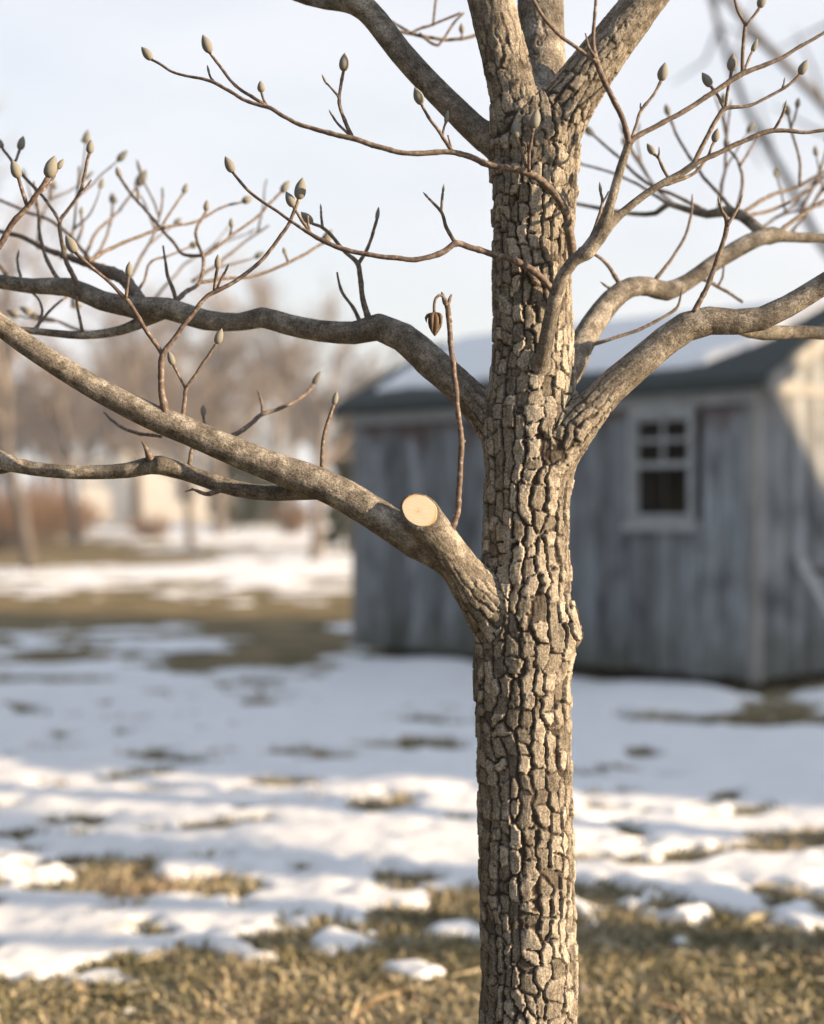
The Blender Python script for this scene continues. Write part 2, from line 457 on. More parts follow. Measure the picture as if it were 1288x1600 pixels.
def make_pane():
    m, nt, b = mat_new('window_pane')
    L = nt.links.new
    out = nt.nodes['Material Output']
    nt.nodes.remove(b)
    t = nd(nt, 'ShaderNodeBsdfTransparent'); t.inputs['Color'].default_value = (0.3, 0.32, 0.34, 1)
    g = nd(nt, 'ShaderNodeBsdfGlossy'); g.inputs['Roughness'].default_value = 0.06; g.inputs['Color'].default_value = (0.9, 0.95, 1, 1)
    lw = nd(nt, 'ShaderNodeFresnel'); lw.inputs['IOR'].default_value = 1.5
    mx = nd(nt, 'ShaderNodeMixShader')
    L(lw.outputs['Fac'], mx.inputs['Fac']); L(t.outputs['BSDF'], mx.inputs[1]); L(g.outputs['BSDF'], mx.inputs[2])
    L(mx.outputs['Shader'], out.inputs['Surface'])
    return m
M['pane'] = make_pane()
M['far_bark'] = noise_col('far_tree_bark', [(0.3, (0.08, 0.07, 0.062)), (0.7, (0.18, 0.16, 0.143))], 3, 0.9, tint='object')
M['far_twig'] = noise_col('far_tree_twigs', [(0.3, (0.14, 0.118, 0.105)), (0.7, (0.24, 0.205, 0.183))], 1.2, 0.9, tint='tint')
M['shrub'] = noise_col('shrub_twigs', [(0.3, (0.20, 0.115, 0.065)), (0.7, (0.36, 0.225, 0.13))], 2, 0.9, tint='tint')
M['needle'] = noise_col('evergreen_needles', [(0.3, (0.022, 0.035, 0.017)), (0.7, (0.055, 0.068, 0.028))], 2, 0.8, tint='tint')
M['siding'] = noise_col('pale_siding', [(0.3, (0.64, 0.62, 0.58)), (0.7, (0.78, 0.76, 0.72))], 2, 0.7, bump=0.2)
M['roof_far'] = noise_col('grey_roof', [(0.3, (0.10, 0.095, 0.09)), (0.7, (0.17, 0.16, 0.155))], 3, 0.9)
M['dark_pane'] = noise_col('dark_pane', [(0.3, (0.02, 0.025, 0.03)), (0.7, (0.05, 0.06, 0.07))], 3, 0.15, spec=0.5)

# ------------------------------------------------------------------ ground, snow
def terrain(x, y):
    x = np.asarray(x, float); y = np.asarray(y, float)
    z = 0.95 * sstep(34, 78, y)
    P = np.column_stack([np.ravel(x), np.ravel(y)])
    n = fbm(P * 0.9, 3, 5).reshape(x.shape) * 0.022
    n2 = fbm(P * 0.12, 2, 9).reshape(x.shape) * 0.05 * sstep(14, 40, y)
    return z + n * (1 - sstep(20, 40, y)) + n2

def to_px(x, y, z=0.0):
    return CX + FPX * x / y, CY + FPX * (CAMH - z) / y

SNOW_BLOBS = [  # photo px cx, cy, rx, ry, amount : clumps of snow (+) and bare places (-)
    (150, 1485, 95, 34, 1.0), (15, 1502, 34, 24, .9), (380, 1492, 48, 18, .85), (648, 1532, 26, 15, .8), (510, 1478, 42, 15, .7),
    (705, 1464, 36, 14, .75), (575, 1448, 34, 12, .5), (915, 1452, 40, 20, .9), (1000, 1426, 36, 16, .8), (1105, 1410, 50, 20, .9), (1266, 1460, 22, 12, .8),
    (1252, 1436, 18, 12, .6), (60, 1420, 110, 26, .6), (90, 1445, 130, 26, .45), (300, 1475, 70, 14, .35), (780, 1420, 60, 12, .3), (1040, 1385, 90, 12, .35), (430, 1500, 30, 9, .4), (340, 1440, 90, 26, .55), (520, 1410, 80, 16, .4), (1180, 1366, 60, 14, .5),
    (180, 1388, 100, 22, -1.0), (312, 1384, 26, 8, -.6), (590, 1392, 46, 18, -.9), (30, 1306, 40, 8, -.8), (130, 1284, 50, 9, -.7), (215, 1400, 60, 20, -.5),
    (440, 1222, 50, 6, -.7), (620, 1440, 90, 14, -.7), (470, 1446, 60, 10, -.5), (960, 1292, 40, 7, -.7), (1078, 1344, 40, 9, -.8), (968, 1360, 50, 8, -.7), (890, 1356, 40, 8, -.4),
    (1215, 1390, 130, 16, -.7), (1288, 1322, 60, 10, -.7), (1130, 1385, 60, 10, -.5),
    (450, 1012, 100, 40, -1.3), (120, 962, 240, 13, -1.2), (420, 968, 160, 10, -.7), (310, 1046, 60, 14, -.7), (60, 1062, 60, 8, -.5), (180, 1030, 120, 10, -.35),
    (560, 1168, 60, 6, -.7), (440, 1176, 50, 6, -.6), (505, 1138, 40, 5, -.5), (640, 1128, 50, 6, -.6), (700, 1105, 90, 8, -.5),
    (1050, 1122, 170, 12, -.9), (1220, 1112, 110, 22, -1.3), (990, 1142, 40, 7, -.6), (1140, 1240, 22, 6, -.8), (1196, 1258, 26, 7, -.9), (1100, 1262, 22, 5, -.7),
    (1060, 1210, 60, 5, -.5), (1260, 1200, 40, 6, -.5), (1170, 1180, 50, 6, -.4), (380, 1090, 60, 5, -.3), (250, 1110, 60, 5, -.3),
    (700, 1046, 90, 20, .9), (1000, 1086, 150, 18, .8), (1270, 1090, 40, 10, .6),
    (90, 908, 160, 18, .6), (390, 890, 170, 28, 1.0), (500, 930, 90, 12, .35), (150, 880, 200, 12, -.9), (210, 948, 300, 12, -.8), (520, 960, 60, 8, -.6), (345, 895, 26, 5, -.8),
    (420, 838, 160, 14, .8), (60, 860, 160, 14, -.8), (300, 912, 70, 6, -.9), (480, 905, 60, 5, -.7), (180, 925, 90, 6, -.7), (420, 872, 50, 4, -.8), (260, 868, 70, 5, -.8), (540, 940, 50, 6, -.6),
]
PYS = [780, 812, 826, 850, 870, 885, 905, 922, 935, 962, 985, 1040, 1090, 1200, 1330, 1385, 1430, 1480, 1530, 1620, 2000, 3000]
PBS = [.1, .05, .2, -.25, -.3, -.1, .15, .05, -.35, -.3, .0, .26, .80, .86, .60, .28, .0, -.28, -.58, -.95, -1.1, -1.1]

def snow_t(x, y):
    px, py = to_px(x, y, 0.95 * sstep(34, 78, y))
    t = np.interp(py, PYS, PBS)
    Pw = np.column_stack([np.ravel(x), np.ravel(y)])
    px = px + 34 * fbm(Pw * 6, 3, 81).reshape(np.shape(x)) * (4.5 / y) ** .5; py = py + 16 * fbm(Pw * 6, 3, 87).reshape(np.shape(x)) * (4.5 / y)
    for cx, cy, rx, ry, a in SNOW_BLOBS:
        t = t + (1.55 * a if a > 0 else 1.15 * a) * np.exp(-((px - cx) / rx) ** 2 - ((py - cy) / ry) ** 2)
    P = np.column_stack([np.ravel(x) , np.ravel(y)])
    k = 1 / (1 + np.maximum(0, y - 12) * 0.05)
    n = fbm(P * np.array([[1.6, 2.2]]), 5, 21, 0.58).reshape(np.shape(x))
    n2 = fbm(P * np.array([[0.55, 0.35]]), 3, 33).reshape(np.shape(x))
    n3 = fbm(P * np.array([[5.0, 7.0]]), 3, 27).reshape(np.shape(x)) * (1 - sstep(9, 16, y)) * (1 + .5 * sstep(7, 5, y))
    n4 = fbm(P * np.array([[.16, .42]]), 3, 29).reshape(np.shape(x)) * sstep(16, 24, y)
    lx = (x - 2.35) * -.693 + (y - 10.96) * .72; ly = (x - 2.35) * -.72 + (y - 10.96) * -.693      # bare ground under and along the shed
    t = t - 2.2 * sstep(.26, .06, np.maximum(np.maximum(-lx, lx - 4.08), np.maximum(ly, -2.2 - ly)))
    return t - 0.03 - 0.12 * sstep(16, 24, y) + 1.75 * n + 1.2 * n3 + 1.3 * n4 + 0.9 * n2 * sstep(7, 15, y)

# ground sheet: fine near the camera, out to the horizon
ys = np.concatenate([np.geomspace(0.6, 90, 240), [110, 150, 220, 340, 520, 800]])
ys = np.concatenate([[-60, -20, -6, -2, -0.5], ys])
us = np.concatenate([[-60, -12, -4, -2], np.linspace(-1.2, 1.2, 160), [2, 4, 12, 60]])
gy = np.repeat(ys[:, None], len(us), 1)
gx = us[None] * np.maximum(np.abs(gy), 1.5)
gz = terrain(gx, gy)
ni, nj = gx.shape
ii, jj = np.meshgrid(np.arange(ni - 1), np.arange(nj - 1), indexing='ij')
GF = np.stack([ii * nj + jj, ii * nj + jj + 1, (ii + 1) * nj + jj + 1, (ii + 1) * nj + jj], -1).reshape(-1, 4)
ground = build('lawn', np.column_stack([gx.ravel(), gy.ravel(), gz.ravel()]), GF, M['lawn'], smooth=True)
tag(ground, 'tan and olive winter lawn showing through the melting snow', kind='structure')

# snow: rounded clumps and drifts with real thickness
ys = np.geomspace(2.2, 95, 1000)
us = np.linspace(-0.62, 0.62, 330)
sy = np.repeat(ys[:, None], len(us), 1)
sx = us[None] * sy
st = snow_t(sx, sy)
P2 = np.column_stack([sx.ravel(), sy.ravel()])
thick = (0.030 + 0.015 * fbm(P2 * 2.1, 2, 41).reshape(sx.shape)) * (1 - np.exp(-np.maximum(st, 0) / 0.22))
lump = (0.020 * fbm(P2 * 7.0, 3, 44).reshape(sx.shape) + 0.03 * fbm(P2 * 1.4, 2, 46).reshape(sx.shape)) * sstep(0.05, 0.6, st)
pxs, pys = to_px(sx, sy)
drift = 0.10 * np.exp(-((pxs - 700) / 90) ** 2 - ((pys - 1062) / 18) ** 2) + 0.07 * np.exp(-((pxs - 980) / 150) ** 2 - ((pys - 1100) / 15) ** 2)
sz = terrain(sx, sy) + np.where(st > 0, thick + lump * 0.8 + drift * sstep(0, 0.3, st), -0.03)
ni, nj = sx.shape
ii, jj = np.meshgrid(np.arange(ni - 1), np.arange(nj - 1), indexing='ij')
SF = np.stack([ii * nj + jj, ii * nj + jj + 1, (ii + 1) * nj + jj + 1, (ii + 1) * nj + jj], -1).reshape(-1, 4)
keep = (st.ravel()[SF] > 0).any(1)
SF = SF[keep]
used = np.unique(SF); remap = np.full(ni * nj, -1); remap[used] = np.arange(len(used))
snow = build('snow', np.column_stack([sx.ravel(), sy.ravel(), sz.ravel()])[used], remap[SF], M['snow'], smooth=True)
tag(snow, 'melting snow lying in patches and drifts over the lawn', kind='stuff')

# grass blades where no snow lies, thinning out with distance
def grass():
    n = 230000
    u = rng.uniform(-0.55, 0.55, n)
    y = 3.0 * (13.0 / 3.0) ** rng.random(n) ** 1.15
    x = u * y
    ok = snow_t(x, y) < 0.05
    x, y = x[ok], y[ok]
    n = len(x)
    z = terrain(x, y)
    patch = fbm(np.column_stack([x, y]) * 2.3, 3, 61)
    h = rng.uniform(0.015, 0.06, n) * (1 + 0.6 * patch)
    a = rng.uniform(0, 2 * np.pi, n); lean = rng.uniform(0.5, 2.6, n)
    dx, dy = np.cos(a), np.sin(a)
    b = rng.uniform(0, 2 * np.pi, n); w = rng.uniform(0.0015, 0.0045, n) * (0.75 + 0.13 * y)
    wx, wy = np.cos(b) * w, np.sin(b) * w
    z0 = z - 0.006
    V = np.empty((n, 5, 3))
    V[:, 0] = np.column_stack([x - wx, y - wy, z0]); V[:, 1] = np.column_stack([x + wx, y + wy, z0])
    mx, my, mz = x + dx * h * lean * 0.4, y + dy * h * lean * 0.4, z + h * np.clip(0.75 - .18 * lean, .25, 1)
    V[:, 2] = np.column_stack([mx + wx * .8, my + wy * .8, mz]); V[:, 3] = np.column_stack([mx - wx * .8, my - wy * .8, mz])
    V[:, 4] = np.column_stack([x + dx * h * lean, y + dy * h * lean, z + h * (1.05 - 0.33 * lean)])
    k = np.arange(n) * 5
    t = np.clip(0.56 + 0.55 * patch + 0.35 * fbm(np.column_stack([x, y]) * 9, 2, 63) + rng.normal(0, 0.17, n), 0, 0.94)
    leaf = rng.random(n) < 0.014          # fallen leaves among the blades
    t[leaf] = rng.uniform(.7, 1.0, leaf.sum())
    c_ = V[leaf].mean(1, keepdims=True); V[leaf] = c_ + (V[leaf] - c_) * np.array([2.6, 2.6, .6]) + rng.normal(0, .008, (leaf.sum(), 5, 3))
    o = build('grass', V.reshape(-1, 3), [np.column_stack([k, k + 1, k + 2, k + 3]), np.column_stack([k + 3, k + 2, k + 4])], M['grass'], attrs={'tint': np.repeat(t, 5)})
    tag(o, 'short dry tan grass blades between the snow patches', 'grass', kind='stuff')
grass()

# ------------------------------------------------------------------ the tree in front
TD = 2.5
LIMBS = []      # (kind, polyline rows x,y,z,r, options)
def limb(kind, rows, step=0.03, **opt):
    """rows: photo px x, y, half-width px, distance"""
    P = np.array([np.append(at(x, y, d), r * d / FPX) for x, y, r, d in rows])
    LIMBS.append(dict(kind=kind, P=catmull(P, step), **opt))
    return len(LIMBS) - 1

limb('trunk', [(826, 2110, 118, TD), (826, 2030, 100, TD), (826, 1930, 86, TD), (826, 1800, 79, TD), (826, 1700, 77, TD), (826, 1600, 75, TD), (826, 1500, 74, TD), (824, 1400, 73, TD),
    (822, 1300, 73, TD), (820, 1200, 72, TD), (817, 1100, 74, TD), (816, 1040, 76, TD), (820, 980, 75, TD), (822, 920, 70, TD), (821, 860, 66, TD), (823, 800, 66, TD), (826, 750, 67, TD),
    (829, 700, 70, TD), (830, 650, 69, TD), (833, 600, 65, TD), (833, 550, 62, TD), (832, 480, 60, TD), (832, 400, 60, TD), (835, 320, 64, TD), (836, 260, 68, TD), (836, 210, 66, TD), (840, 186, 44, TD)], 0.035, rough=(9, 9.1))
limb('stem', [(818, 215, 46, 2.49), (797, 120, 39, 2.48), (778, 45, 37, 2.47), (764, -15, 37, 2.47), (745, -120, 35, 2.46), (720, -300, 32, 2.45), (705, -520, 26, 2.43)], rough=(.02, .34))
limb('stem', [(862, 205, 46, 2.49), (905, 135, 41, 2.48), (950, 75, 36, 2.47), (1012, -5, 32, 2.46), (1075, -90, 30, 2.45), (1150, -230, 27, 2.43), (1220, -420, 22, 2.4)], rough=(.02, .32))
limb('stem', [(852, 190, 42, 2.53), (848, 110, 38, 2.58), (846, 40, 36, 2.61), (845, -40, 35, 2.63), (850, -200, 32, 2.66), (862, -450, 26, 2.7)], rough=(-.1, .16))
limb('limb', [(812, 252, 24, 2.51), (757, 215, 22, 2.525), (715, 175, 20.5, 2.53), (670, 130, 19.5, 2.535), (625, 80, 19, 2.545), (590, 34, 19, 2.555), (560, 2, 18, 2.565), (525, -28, 17, 2.575), (470, -62, 16, 2.6), (400, -110, 14, 2.65)], rough=(-.05, .12))
limb('branch', [(560, 10, 10, 2.565), (540, 9, 9, 2.575), (510, 7, 8, 2.59), (480, 0, 8, 2.6), (440, -16, 7, 2.62), (390, -50, 6, 2.65)], rough=(-.1, -.05))
limb('limb', [(790, 690, 30, 2.513), (755, 642, 29, 2.522), (715, 601, 26, 2.533), (670, 562, 26, 2.544), (630, 527, 23, 2.555), (592, 511, 21, 2.565), (555, 520, 18, 2.574), (500, 517, 17, 2.589), (450, 507, 16.5, 2.602), (410, 496, 16, 2.612), (375, 503, 14, 2.622), (320, 500, 16, 2.636), (262, 482, 17, 2.656),
    (215, 480, 16, 2.674), (160, 470, 15.5, 2.695), (110, 449, 15, 2.714), (50, 447, 12, 2.737), (0, 440, 11, 2.756), (-60, 432, 10, 2.779), (-160, 412, 8, 2.817)], rough=(-.02, .2))
limb('branch', [(255, 490, 9, 2.69), (232, 500, 8, 2.69), (190, 516, 7.5, 2.69), (130, 524, 6.5, 2.69), (60, 518, 5.5, 2.69), (15, 515, 5, 2.69), (-50, 520, 4, 2.69)], rough=(-.1, -.05))
CUT_C = at(656, 798, 2.392)
CUT_N = np.array([-0.10, -0.89, 0.44]); CUT_N /= np.linalg.norm(CUT_N)
STUB = limb('cut_limb', [(812, 1008, 52, 2.49), (770, 957, 43, 2.475), (728, 900, 33, 2.45), (700, 862, 30, 2.43), (676, 828, 28.5, 2.408), (656, 798, 28, 2.392), (640, 775, 28, 2.378), (625, 752, 28, 2.364)], 0.02, rough=(.05, .27), clip=(CUT_C, CUT_N))
limb('limb', [(684, 862, 26, 2.44), (650, 845, 28, 2.44), (620, 824, 27, 2.44), (585, 802, 26, 2.44), (540, 775, 25, 2.44), (500, 755, 25, 2.44), (450, 738, 24, 2.44), (400, 719, 23, 2.44), (340, 694, 22, 2.44), (290, 672, 21.5, 2.44), (240, 652, 20.5, 2.44),
    (180, 623, 19, 2.44), (120, 589, 18, 2.44), (60, 551, 17, 2.43), (20, 523, 16.5, 2.43), (-20, 492, 16, 2.42), (-110, 430, 14, 2.41), (-220, 370, 11, 2.4)], rough=(-.1, .0))
limb('branch', [(545, 775, 12, 2.46), (505, 767, 13, 2.47), (470, 769, 12.5, 2.48), (420, 770, 12.5, 2.49), (370, 764, 12.5, 2.5), (330, 752, 13, 2.51), (290, 738, 13, 2.52), (252, 727, 15, 2.52), (235, 727, 14, 2.53), (200, 735, 12, 2.53), (150, 738, 11, 2.54), (100, 737, 11, 2.54),
    (50, 732, 11, 2.55), (15, 724, 13, 2.55), (-10, 712, 12, 2.55), (-70, 688, 10, 2.56), (-160, 660, 8, 2.57)], rough=(-.1, -.05))
limb('limb', [(868, 705, 40, 2.47), (905, 662, 33, 2.46), (930, 632, 28, 2.46), (965, 597, 25.5, 2.46), (1000, 567, 24, 2.46), (1040, 533, 23.5, 2.46), (1072, 511, 23.5, 2.46), (1108, 501, 22, 2.46), (1150, 503, 20, 2.46), (1190, 498, 18.5, 2.46), (1230, 479, 17.5, 2.46), (1270, 455, 17, 2.46), (1310, 430, 16.5, 2.45), (1420, 375, 15, 2.43), (1560, 330, 12, 2.4)], rough=(.02, .24))
limb('limb', [(860, 620, 26, 2.53), (892, 572, 23, 2.58), (906, 543, 20, 2.62), (926, 508, 19, 2.66), (955, 470, 17.5, 2.7), (985, 449, 15.5, 2.73), (1015, 448, 15, 2.76), (1042, 455, 15, 2.79), (1075, 440, 12.5, 2.82), (1110, 415, 12.5, 2.85), (1150, 390, 13.5, 2.88), (1183, 373, 13, 2.9), (1208, 366, 11, 2.92), (1232, 370, 8.5, 2.94), (1288, 372, 7.5, 2.97), (1380, 368, 6, 3.0)], rough=(-.05, .14))
limb('branch', [(1200, 372, 9, 2.93), (1178, 352, 9, 2.96), (1158, 336, 9, 3.0), (1135, 330, 8.5, 3.03), (1105, 335, 6.5, 3.06), (1070, 326, 5.2, 3.1), (1045, 318, 5, 3.12), (1025, 333, 4.2, 3.14), (990, 334, 3.6, 3.16), (940, 326, 3.2, 3.18), (900, 318, 2.8, 3.2)], rough=(-.1, -.05))
limb('branch', [(1080, 508, 12, 2.49), (1105, 493, 11, 2.55), (1140, 506, 10.5, 2.6), (1170, 517, 11, 2.63), (1195, 520, 11.5, 2.65), (1240, 519, 10.5, 2.68), (1288, 521, 10, 2.7), (1400, 535, 8, 2.75)], rough=(-.1, -.05))
limb('branch', [(838, 600, 10, 2.47), (848, 560, 11.5, 2.425), (857, 515, 11.5, 2.405), (868, 465, 11, 2.39), (880, 430, 10, 2.38), (896, 408, 9.2, 2.37), (918, 392, 8.6, 2.365), (934, 371, 8, 2.36), (948, 336, 7.6, 2.35), (957, 308, 7.2, 2.34), (970, 262, 6.8, 2.33), (983, 224, 6.4, 2.32)], 0.02, rough=(-.1, -.05))
limb('branch', [(918, 395, 6, 2.366), (940, 366, 6.6, 2.36), (970, 335, 6.2, 2.36), (1008, 304, 5.8, 2.36), (1040, 284, 5.6, 2.36), (1065, 271, 5.6, 2.36), (1087, 255, 5.2, 2.36)], 0.02, rough=(-.1, -.05))
limb('knot', [(845, 1000, 50, 2.49), (875, 984, 36, 2.475), (897, 975, 24, 2.47)], 0.02, rough=(-.1, .2))
NL = len(LIMBS)

# segments
SA, SB, RA, RB, SL, S0, SLEN, SU, SW = [], [], [], [], [], [], [], [], []
for li, L_ in enumerate(LIMBS):
    P = L_['P']
    s = 0.0
    T = np.gradient(P[:, :3], axis=0); T /= np.linalg.norm(T, axis=1)[:, None]
    ref = np.array([0.0, -1.0, 0.05])
    for i in range(len(P) - 1):
        a, b = P[i], P[i + 1]
        ln = np.linalg.norm(b[:3] - a[:3])
        t = (b[:3] - a[:3]) / ln
        u = ref - t * (ref @ t); u /= np.linalg.norm(u)
        SA.append(a[:3]); SB.append(b[:3]); RA.append(a[3]); RB.append(b[3]); SL.append(li); S0.append(s); SLEN.append(ln)
        SU.append(u); SW.append(np.cross(t, u)); s += ln
    L_['len'] = s
SA, SB, SU, SW = map(np.array, (SA, SB, SU, SW)); RA, RB, SL, S0, SLEN = map(np.array, (RA, RB, SL, S0, SLEN))

KNOT = np.array([1.0 if l['kind'] == 'knot' else 0.0 for l in LIMBS])
def field(V, K=0.0065, full=False):
    """smooth union distance and gradient; with full=True also per-vertex limb, arc length, angle, gap to the next limb"""
    n = len(V)
    D = np.empty(n); G = np.empty((n, 3))
    if full:
        LI = np.zeros(n, int); S = np.zeros(n); ANG = np.zeros(n); GAP = np.full(n, 1.0); RR = np.zeros(n)
    cell = 0.09
    key = np.floor(V / cell).astype(np.int64)
    kk = (key[:, 0] * 73856093) ^ (key[:, 1] * 19349663) ^ (key[:, 2] * 83492791)
    order = np.argsort(kk, kind='stable'); ks = kk[order]
    starts = np.flatnonzero(np.concatenate([[True], ks[1:] != ks[:-1]])); ends = np.append(starts[1:], n)
    mid, half = (SA + SB) / 2, SLEN / 2 + np.maximum(RA, RB)
    for s_, e_ in zip(starts, ends):
        idx = order[s_:e_]
        p = V[idx]
        c = (p.min(0) + p.max(0)) / 2; rad = np.linalg.norm(p.max(0) - p.min(0)) / 2
        seg = np.flatnonzero(np.linalg.norm(mid - c, axis=1) < half + rad + 0.05)
        if len(seg) == 0:
            D[idx] = 0; G[idx] = 0; continue
        A, B = SA[seg], SB[seg]
        ab = B - A
        t = np.clip(((p[:, None] - A[None]) * ab[None]).sum(-1) / (ab * ab).sum(-1)[None], 0, 1)
        q = p[:, None] - (A[None] + t[..., None] * ab[None])
        dist = np.linalg.norm(q, axis=-1)
        r = RA[seg][None] + (RB[seg] - RA[seg])[None] * t
        d = dist - r
        lim = SL[seg]
        ul = np.unique(lim)
        dl = np.empty((len(p), len(ul))); gl = np.empty((len(p), len(ul), 3)); bi = np.empty((len(p), len(ul)), int)
        ar = np.arange(len(p))
        for k, l in enumerate(ul):
            ci = np.flatnonzero(lim == l)
            j = ci[np.argmin(d[:, ci], 1)]
            bi[:, k] = j
            dl[:, k] = d[ar, j]
            gl[:, k] = q[ar, j] / (dist[ar, j][:, None] + 1e-9)
            cl = LIMBS[l].get('clip')
            if cl is not None:
                pd = (p - cl[0]) @ cl[1]
                m = pd > dl[:, k]
                dl[m, k] = pd[m]; gl[m, k] = cl[1]
        w = np.exp(-(dl - dl.min(1)[:, None]) / K)
        ws = w.sum(1)
        D[idx] = dl.min(1) - K * np.log(ws)
        g = (w[..., None] * gl).sum(1) / ws[:, None]
        G[idx] = g / (np.linalg.norm(g, axis=1)[:, None] + 1e-9)
        if full:
            k1 = np.argmin(dl + KNOT[ul][None] * 1.0, 1)
            j = bi[ar, k1]
            LI[idx] = ul[k1]
            S[idx] = S0[seg][j] + t[ar, j] * SLEN[seg][j]
            qq = q[ar, j]
            ANG[idx] = np.arctan2((qq * SW[seg][j]).sum(1), (qq * SU[seg][j]).sum(1))
            RR[idx] = r[ar, j]
            if len(ul) > 1:
                d2 = dl + KNOT[ul][None]; d2[ar, k1] = 9
                GAP[idx] = d2.min(1) - dl[ar, k1]
    return (D, G, LI, S, ANG, GAP, RR) if full else (D, G)

def voxel_union(voxel):
    mb = MB()
    for L_ in LIMBS:
        P = L_['P']
        V, F, caps = tube(P[:, :3], P[:, 3], 28)
        cl = L_.get('clip')
        if cl is not None:
            pd = (V - cl[0]) @ cl[1]
            ax = P[-1, :3] - P[-4, :3]; ax /= np.linalg.norm(ax)
            m = pd > 0
            V[m] -= ax[None] * (pd[m] / (ax @ cl[1]))[:, None]
        mb.V.append(V); mb.F4.append(F + mb.n); mb.F3.append(caps + mb.n); mb.A.append(np.zeros(len(V))); mb.n += len(V)
    V, F, _ = mb.arrays()
    o = obj('union', mesh_np('union', V, F), None)
    md = o.modifiers.new('r', 'REMESH'); md.mode = 'VOXEL'; md.voxel_size = voxel; md.adaptivity = 0
    dg = bpy.context.evaluated_depsgraph_get()
    me = bpy.data.meshes.new_from_object(o.evaluated_get(dg))
    nv, nf = len(me.vertices), len(me.polygons)
    co = np.empty(nv * 3, np.float32); me.vertices.foreach_get('co', co)
    lt = np.empty(nf, np.int32); me.polygons.foreach_get('loop_total', lt)
    lv = np.empty(len(me.loops), np.int32); me.loops.foreach_get('vertex_index', lv)
    assert (lt == 4).all()
    bpy.data.objects.remove(o); bpy.data.meshes.remove(me)
    return co.reshape(-1, 3).astype(float), lv.reshape(-1, 4)

def cells(u, v, N, seed, p=7.0, jx=0.5, jy=0.62):
    """cracked-plate pattern: rectangular-ish cells, u periodic over N columns"""
    iu = np.floor(u).astype(np.int64)
    F1 = np.full(len(u), 9.0); F2 = np.full(len(u), 9.0)
    id1 = np.zeros(len(u), np.int64); X1 = np.zeros(len(u)); Y1 = np.zeros(len(u)); X2 = np.zeros(len(u)); Y2 = np.zeros(len(u))
    sd = np.full(len(u), seed)
    for dc in (-1, 0, 1):
        c = iu + dc; cm = np.mod(c, N)
        off = hsh(cm, sd, sd + 3) * 7.0
        hgt = 0.78 + 0.5 * hsh(cm, sd + 5, sd + 1)
        vc = v / hgt + off
        jv = np.floor(vc).astype(np.int64)
        for dr in (-1, 0, 1):
            r = jv + dr
            fx = c + 0.5 + (hsh(cm, r, sd) - 0.5) * jx
            fy = r + 0.5 + (hsh(cm, r, sd + 11) - 0.5) * jy
            dx, dy = u - fx, (vc - fy) * hgt
            d = (np.abs(dx) ** p + np.abs(dy) ** p) ** (1 / p)
            b = d < F1
            c2 = (~b) & (d < F2)
            F2 = np.where(b, F1, np.where(c2, d, F2))
            X2 = np.where(b, X1, np.where(c2, dx, X2)); Y2 = np.where(b, Y1, np.where(c2, dy, Y2))
            X1 = np.where(b, dx, X1); Y1 = np.where(b, dy, Y1)
            id1 = np.where(b, cm * 100003 + r + 5000, id1)
            F1 = np.where(b, d, F1)
    ax, ay = np.abs(X2 - X1), np.abs(Y2 - Y1)
    orient = ax / (ax + ay + 1e-9)           # 1: vertical fissure, 0: horizontal crack
    return (F2 - F1) * 0.5, orient, id1, X1, Y1

